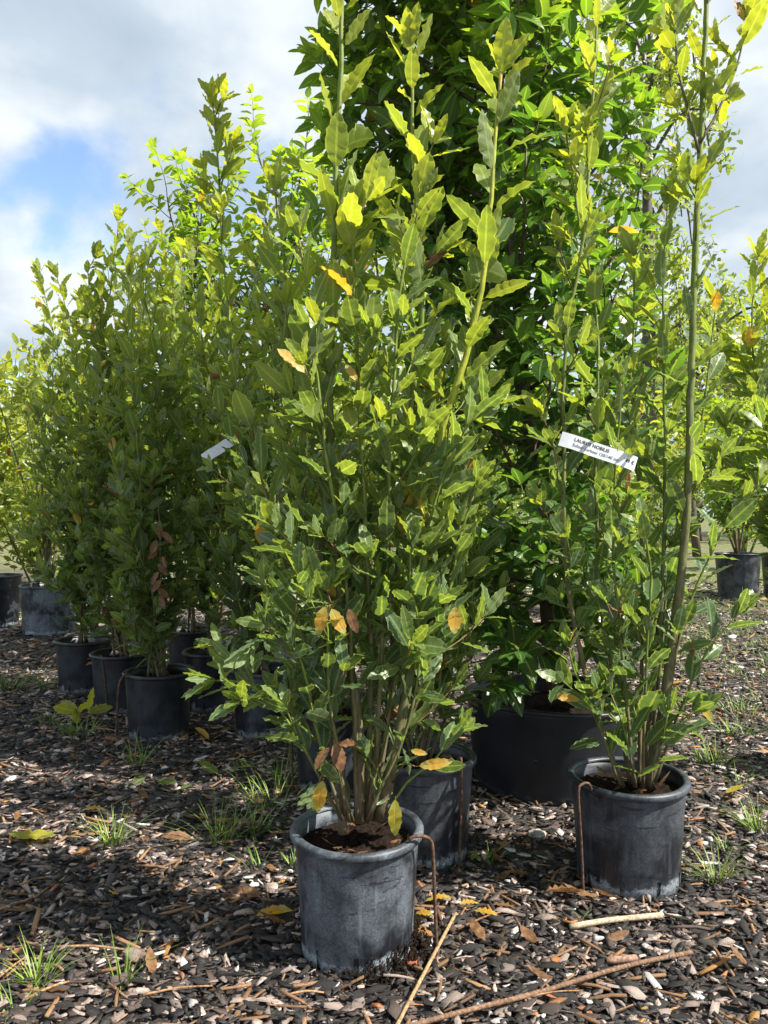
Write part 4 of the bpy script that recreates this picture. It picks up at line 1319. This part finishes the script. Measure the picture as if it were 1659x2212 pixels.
g1, g2 = gnd(1310, 2095), gnd(1375, 2090)
rod('bark_stick', [g1 + Vector((0, 0, .018)), g2 + Vector((0, 0, .019))], 0.007, 'short brown stick piece near the ribbed rod', colr=(0.22, 0.14, 0.10), cat='stick', step=0.02)
for k, (u1, v1, u2, v2, r_, cc) in enumerate([(0, 2130, 60, 2085, .004, (.30, .17, .08)), (55, 2180, 150, 2140, .005, (.34, .20, .10)), (120, 2065, 270, 2070, .005, (.36, .22, .12)), (240, 2120, 400, 2040, .0022, (.25, .14, .07)), (990, 2025, 1090, 1985, .004, (.27, .14, .07)), (1250, 1760, 1330, 1740, .003, (.3, .2, .1)), (310, 2170, 460, 2150, .004, (.36, .21, .10)), (620, 2170, 700, 2165, .004, (.36, .21, .10)), (1120, 2180, 1260, 2160, .003, (.36, .2, .1))]):
    g1, g2 = gnd(u1, v1), gnd(u2, v2)
    rod('twig', [g1 + Vector((0, 0, .018)), g1.lerp(g2, .5) + Vector((.003, .002, .022)), g2 + Vector((0, 0, .018))], r_ * 0.62, near('thin dry split twig on the mulch', g1.lerp(g2, .5)), 'dry twigs on the mulch', tuple(c_ * 0.8 for c_ in cc), 'twig', step=0.02, taper=0.5)

# a pale stone
def stone(p, s, label, colr, seed):
    r = random.Random(seed); V = []; Fc = []
    nr, ns = 6, 9
    for i in range(nr + 1):
        th = math.pi * i / nr
        for k in range(ns):
            a = 2 * math.pi * k / ns; q = s * r.uniform(0.82, 1.1)
            V.append((q * math.sin(th) * math.cos(a) * 1.3, q * math.sin(th) * math.sin(a), q * 0.8 * math.cos(th)))
    for i in range(nr):
        for k in range(ns):
            Fc.append((i * ns + k, (i + 1) * ns + k, (i + 1) * ns + (k + 1) % ns, i * ns + (k + 1) % ns))
    o = put('stone', mesh_from('stone', V, Fc, M['chip_obj'], False), None, p); o.color = (*colr, 1)
    return o


tag(stone(gnd(1160, 1815) + Vector((0, 0, .016)), 0.020, '', (0.34, 0.32, 0.29), 4), 'pale grey stone on the mulch between the two front pots', 'stone')
prng = random.Random(8)
for k in range(11):
    a = prng.uniform(-2.0, 0.9); rr = prng.uniform(0.05, 0.115)
    b = prng.uniform(.5, 1.1)
    tag(stone(Vector((0.104 + rr * math.cos(a) * 0.9 + 0.01, 2.035 + rr * math.sin(a), 0.262 - 0.030)), prng.uniform(.008, .014), '', (0.30 * b, 0.20 * b, 0.12 * b), 40 + k), 'small tan pebble on the soil behind the front pot', 'pebble', 'pebbles on the pot soil')

# ================================================================== FALLEN LEAVES
frng = random.Random(21)


def fallen(p, length, yaw, c, label, group, kind='dry', tilt=0.22, mesh=None, wf=None):
    o = bpy.data.objects.new('fallen_leaf', LEAFMESH[kind, frng.randrange(len(TPL[kind])) if mesh is None else mesh])
    e = Matrix.Rotation(yaw, 3, 'Z') @ Matrix.Rotation(frng.gauss(0.05, tilt), 3, 'X') @ Matrix.Rotation(frng.gauss(0, tilt), 3, 'Y')
    o.matrix_basis = Matrix.Translation(p) @ (e @ Matrix.Diagonal((length * (wf or frng.uniform(.9, 1.3)), length, length))).to_4x4()
    o.color = (*c, 1)
    col.objects.link(o)
    return tag(o, label, 'leaf', group)


BROWN = lambda: (frng.random(), frng.random(), frng.uniform(0.9, 1.0)); YEL = lambda: (0.8, frng.random(), 0.47)
LB, GB = 'curled brown dry leaf lying on the bark mulch', 'brown fallen leaves on the mulch'
LYL, GY = 'yellow fallen leaf lying on the bark mulch', 'yellow fallen leaves on the mulch'
for (u, v, l, yaw, kind) in [(420, 1830, .075, 1.9, 'b'), (490, 1820, .055, -1.4, 'b'), (525, 1868, .06, 1.3, 'b'), (230, 1765, .075, 1.5, 'y'), (270, 1752, .05, -1.3, 'b'), (640, 1985, .085, 1.9, 'y'), (625, 2015, .07, 1.7, 'b'),
                             (380, 1600, .085, 1.5, 'y'), (455, 1610, .09, 1.0, 'y'), (470, 1655, .08, 2.2, 'b'), (455, 1590, .06, .6, 'b'), (260, 1612, .07, 1.4, 'b'), (320, 1740, .05, .8, 'b'),
                             (590, 1900, .06, .2, 'b'), (575, 1950, .10, 1.4, 'b'), (310, 1835, .04, .1, 'b'), (35, 1790, .045, .3, 'b'), (980, 1960, .06, 1.5, 'y'), (990, 1975, .05, -1.2, 'y'), (1085, 1855, .05, 1.4, 'b'),
                             (1090, 1880, .05, .4, 'b'), (1150, 1910, .05, 1.5, 'b'), (1120, 1985, .06, 1.0, 'b'), (1110, 1895, .06, 1.9, 'b'), (1260, 1945, .09, 2.0, 'b'), (1300, 1955, .08, 1.2, 'b'), (1350, 1960, .07, 1.7, 'b'),
                             (1395, 1870, .05, 1.2, 'b'), (1240, 1870, .06, -1.2, 'b'), (1050, 2055, .06, .4, 'b'), (1085, 2050, .07, .1, 'b'), (1130, 2090, .05, 1.5, 'b'), (1310, 2050, .05, -1.2, 'b'), (940, 2000, .05, 1.0, 'y'), (1080, 2000, .06, 1.0, 'y'),
                             (150, 2165, .06, 1.1, 'b'), (260, 1950, .03, 1.4, 'y'), (1540, 1690, .05, 1.3, 'b'), (1560, 1640, .06, 1.0, 'b'), (1500, 1560, .07, 1.2, 'b'), (1555, 1460, .09, 1.2, 'b'), (1480, 1480, .09, 1.6, 'y'), (60, 1420, .08, 1.4, 'b'), (130, 1440, .09, 1.2, 'b'),
                             (165, 1330, .12, 1.3, 'b'), (95, 1395, .10, 1.2, 'b'), (40, 1480, .07, 1.2, 'b'), (170, 1655, .05, 1.1, 'b'), (40, 1600, .05, 1.5, 'b'), (560, 1640, .07, 1.3, 'b'), (690, 1840, .05, 1.5, 'b'), (520, 1690, .06, 1.7, 'b'), (450, 1780, .08, 1.2, 'b'), (560, 1790, .07, 1.2, 'b'),
                             (1160, 2060, .05, .3, 'b'), (1620, 2110, .05, 1.2, 'b'), (1200, 2140, .05, 1.0, 'b'), (330, 2130, .055, .4, 'b')]:
    p = gnd(u, v) + Vector((0, 0, 0.021))
    if kind == 'b': fallen(p, l * 1.12, yaw, BROWN(), near('curled brown dry leaf on the mulch', p), GB)
    else: fallen(p, l * 1.05, yaw, YEL(), near('yellow fallen leaf on the mulch', p), GY)
fallen(gnd(130, 1822) + Vector((0, 0, .024)), 0.135, 1.62, (0.95, 0.2, 0.30), 'big pale green fallen leaf with a reddish end, lying flat', None, 'bay', 0.05, 2, 1.4)
fallen(gnd(1565, 1730) + Vector((0, 0, .024)), 0.070, -1.5, (1.0, 0.2, 0.34), 'pale yellow round leaf on the mulch right of the hooked pot', None, 'bay', 0.1, 4, 1.5)
fallen(gnd(1035, 1855) + Vector((0, 0, .02)), 0.055, 2.6, (0.8, 0.3, 0.0), 'green leaf standing beside the pot with pebbles', None, 'bay', 0.3, 1, 1.3)
for k, (u, v, l, yaw) in enumerate([(320, 1690, .095, 2.4), (300, 1685, .09, .9), (475, 1690, .10, 1.1), (500, 1680, .085, -.6), (420, 1712, .08, 1.5), (340, 1700, .09, -2.2)]):
    fallen(gnd(u, v) + Vector((0, 0, .025)), l, yaw, (0.45, 0.9, 0.24), 'wilted grey-green leaf among the grass tufts', 'wilted green leaves on the mulch', 'bay', 0.15, None, 1.4)
for k in range(6):
    fallen(gnd(178, 1562) + Vector((frng.gauss(0, .03), frng.gauss(0, .02), .045)), .12, k * 1.05, (0.75, 1.0, 0.27), 'pale wilted leaf of the drooping seedling before the left row', 'wilted seedling leaves', 'bay', 0.7, None, 1.3)
# on soil
for (u, v, Y, l, yaw, c, lab) in [(868, 1800, 1.53, .055, 0.9, 'y', 'tan dry leaf on the front pot soil at the rim'), (870, 1745, 1.60, .06, 2.2, 'b', 'curled orange-brown leaf leaning inside the front pot rim')]:
    p = at(u, v, Y); p.z = 0.222
    fallen(p, l, yaw, BROWN() if c == 'b' else (0.8, .5, .62), lab, None, 'dry', 0.3)
for k in range(14):
    a = frng.uniform(0, 6.28); rr = frng.uniform(.05, .115)
    fallen(Vector((-0.055 + rr * math.cos(a), 1.59 + rr * math.sin(a), 0.229)), frng.uniform(.02, .04), frng.uniform(0, 6.28), BROWN(), 'small dry leaf fragment on the front pot soil', 'leaf fragments on front pot soil', 'dry', .2)
for k in range(12):
    a = frng.uniform(0, 6.28); rr = frng.uniform(.05, .12)
    fallen(Vector((0.60 + rr * math.cos(a), 1.895 + rr * math.sin(a), 0.232)), frng.uniform(.03, .06), frng.uniform(0, 6.28), BROWN(), 'dry leaf on the soil of the pot before the tub', 'dry leaves on tagged laurel soil', 'dry', .4)
for k in range(10):
    a = frng.uniform(0, 6.28); rr = frng.uniform(.04, .11)
    fallen(Vector((-1.198 + rr * math.cos(a), 3.52 + rr * math.sin(a), 0.245)), frng.uniform(.05, .08), frng.uniform(0, 6.28), BROWN(), 'orange dry leaf heaped on the soil of a left row pot', 'orange leaves in a left row pot', 'dry', .3)

# ================================================================== GRASS
def blades(r, n, spread, h, V, Fc, C, ox=0, oy=0, lean=0.75, wd=0.0019, green=None):
    for i in range(n):
        a = r.uniform(0, 6.28); d = spread * math.sqrt(r.random())
        x, y = ox + d * math.cos(a), oy + d * math.sin(a)
        b = a + r.gauss(0, .6); ln = h * r.uniform(0.5, 1.25); le = lean * r.uniform(0.3, 1.5)
        w_ = wd * r.uniform(.7, 1.3); s0 = len(V)
        c = green or lerp3((0.07, 0.15, 0.02), (0.22, 0.30, 0.04), r.random())
        for k in range(5):
            t = k / 4
            rad = ln * (t * le * 0.9 + 0.25 * le * t * t); z = ln * (t - 0.45 * le * t * t)
            cx, cy = x + math.cos(b) * rad, y + math.sin(b) * rad
            ww = w_ * (1 - t * 0.95)
            V += [(cx - math.sin(b) * ww, cy + math.cos(b) * ww, max(0.001, z)), (cx + math.sin(b) * ww, cy - math.cos(b) * ww, max(0.001, z))]
            C += [c, c]
        for k in range(4): Fc.append((s0 + 2 * k, s0 + 2 * k + 1, s0 + 2 * k + 3, s0 + 2 * k + 2))


grng = random.Random(17)
LG = 'small tuft of thin grass growing through the mulch'
for (u, v, n, sp_, h) in [(85, 2125, 26, .018, .085), (265, 2130, 14, .015, .09), (30, 2195, 10, .02, .07), (245, 1830, 30, .02, .10), (300, 1655, 24, .03, .12), (530, 1800, 46, .06, .11), (470, 1830, 16, .03, .13), (590, 1740, 34, .06, .12), (620, 1690, 30, .05, .13),
                          (20, 1490, 40, .07, .12), (110, 1485, 40, .08, .12), (170, 1590, 40, .06, .09), (1545, 1905, 26, .02, .09), (1640, 1800, 30, .025, .10), (1590, 1590, 40, .06, .09), (1540, 1655, 46, .06, .10), (1600, 1700, 14, .03, .08), (1255, 1985, 4, .006, .05),
                          (1600, 1540, 40, .08, .08), (100, 1560, 16, .05, .07), (1570, 1840, 12, .02, .06), (640, 1880, 10, .02, .06), (1055, 1870, 8, .01, .05), (560, 1880, 8, .02, .07)]:
    p = gnd(u, v); V, Fc, C = [], [], []
    if not free_spot(p.x, p.y, 0.01): continue
    blades(grng, int(n * 1.7), sp_ * 1.1, h * 1.05, V, Fc, C)
    o = put('grass_tuft', mesh_from('grass_tuft', V, Fc, M['grass'], True, C), None, p)
    tag(o, near(('thick' if n > 35 else 'small' if n > 15 else 'sparse few-bladed') + ' tuft of thin grass in the mulch', p), 'grass', 'grass tufts in the mulch')
V, Fc, C = [], [], []
for i in range(1500):
    y = grng.uniform(3.2, 11); x = grng.uniform(0.34 * y - 0.3, 0.62 * y) if grng.random() < 0.8 else grng.uniform(-0.6 * y, -0.42 * y)
    if x < 0 and y < 5.5: continue
    if y < 4 and grng.random() < 0.5: continue
    if free_spot(x, y, 0.02): blades(grng, 7, .05 + 0.01 * y, .06, V, Fc, C, x, y, 0.7, 0.0022)
tag(put('lawn_grass', mesh_from('lawn_grass', V, Fc, M['grass'], True, C)), 'sparse bright grass growing over the sunny ground beyond', 'grass', None, 'stuff')

# soil crumbs spilled at the foot of the front pot
V, Fc = [], []
for i in range(420):
    a = grng.gauss(-0.55, 0.55); d = 0.118 + abs(grng.gauss(0, .022)); s = grng.uniform(.0015, .0055)
    x, y = -0.055 + d * math.cos(a), 1.59 + d * math.sin(a); z = max(.004, 0.045 - (d - .118) * 1.1) * grng.random() + .008
    b = len(V)
    V += [(x + s, y, z), (x - s * .7, y + s, z), (x - s * .7, y - s, z), (x, y, z + s * 1.5), (x, y, z - s)]
    Fc += [(b, b + 1, b + 3), (b + 1, b + 2, b + 3), (b + 2, b, b + 3), (b + 1, b, b + 4), (b + 2, b + 1, b + 4), (b, b + 2, b + 4)]
tag(put('spilled_soil', mesh_from('spilled_soil', V, Fc, M['soil'], False)), 'dark crumbs of spilled potting soil at the foot of the front pot', 'soil', None, 'stuff')

# ================================================================== PRICE TAGS
def price_tag(A, B, height, label, texts, bow=0.006, normal=None, seed=0):
    """a strip of film from A to B; texts are (string, distance along, height, size, bold)"""
    A, B = Vector(A), Vector(B)
    X = (B - A).normalized(); L = (B - A).length
    Nn = normal or Vector((-0.1, -1, 0.15)); Nn = (Nn - X * Nn.dot(X)).normalized(); Yv = Nn.cross(X).normalized()
    root = put('price_tag', None, None, A)
    fz = lambda x: bow * math.sin(math.pi * x / L) + 0.0025 * math.sin(3 * math.pi * x / L)
    W = lambda x, y, z: X * x + Yv * y + Nn * (z + fz(x))
    V, Fc = [], []
    n = 20
    for i in range(n + 1):
        x = L * i / n
        V += [W(x, -height / 2, 0), W(x, height / 2, 0), W(x, height / 2, -0.0004), W(x, -height / 2, -0.0004)]
    for i in range(n):
        for k in range(4):
            a = i * 4 + k; b = i * 4 + (k + 1) % 4
            Fc.append((a, a + 4, b + 4, b))
    Fc += [(0, 1, 2, 3), (n * 4 + 3, n * 4 + 2, n * 4 + 1, n * 4)]
    root.name = 'price_tag'
    strip = put('strip', mesh_from('strip', V, Fc, M['paper'], False), root)
    for (txt, x0, y0, size, off) in texts:
        cu = bpy.data.curves.new('lettering', 'FONT'); cu.body = txt; cu.size = size; cu.offset = off; cu.resolution_u = 3
        to = bpy.data.objects.new('lettering', cu); col.objects.link(to)
        bpy.context.view_layer.update()
        me = bpy.data.meshes.new_from_object(to.evaluated_get(bpy.context.evaluated_depsgraph_get()))
        bpy.data.objects.remove(to, do_unlink=True)
        for v in me.vertices: v.co = W(x0 + v.co.x, y0 + v.co.y, 0.0006)
        me.materials.clear(); me.materials.append(M['ink'])
        put('lettering', me, strip)
    return tag(root, label, 'price tag')


YT = 1.765
price_tag(at(1211, 947, YT), at(1374, 1003, YT), 0.034, 'white printed plant price tag looped on the dark green laurel', [('LAURUS NOBILIS', 0.030, 0.0035, 0.0112, 0.00022), ('Echter Lorbeer 120/140 cm', 0.030, -0.0092, 0.0098, 0.00010), ('49 €', 0.155, -0.004, 0.0120, 0.00022)])
price_tag(at(440, 992, 2.62), at(512, 946, 2.62), 0.036, 'blank back of a white tag showing among shaded leaves left of the front shrub', [], 0.004)
price_tag(at(858, 1040, 1.80), at(868, 1065, 1.80), 0.018, 'small white scrap of a tag deep inside the front shrub', [], 0.001)
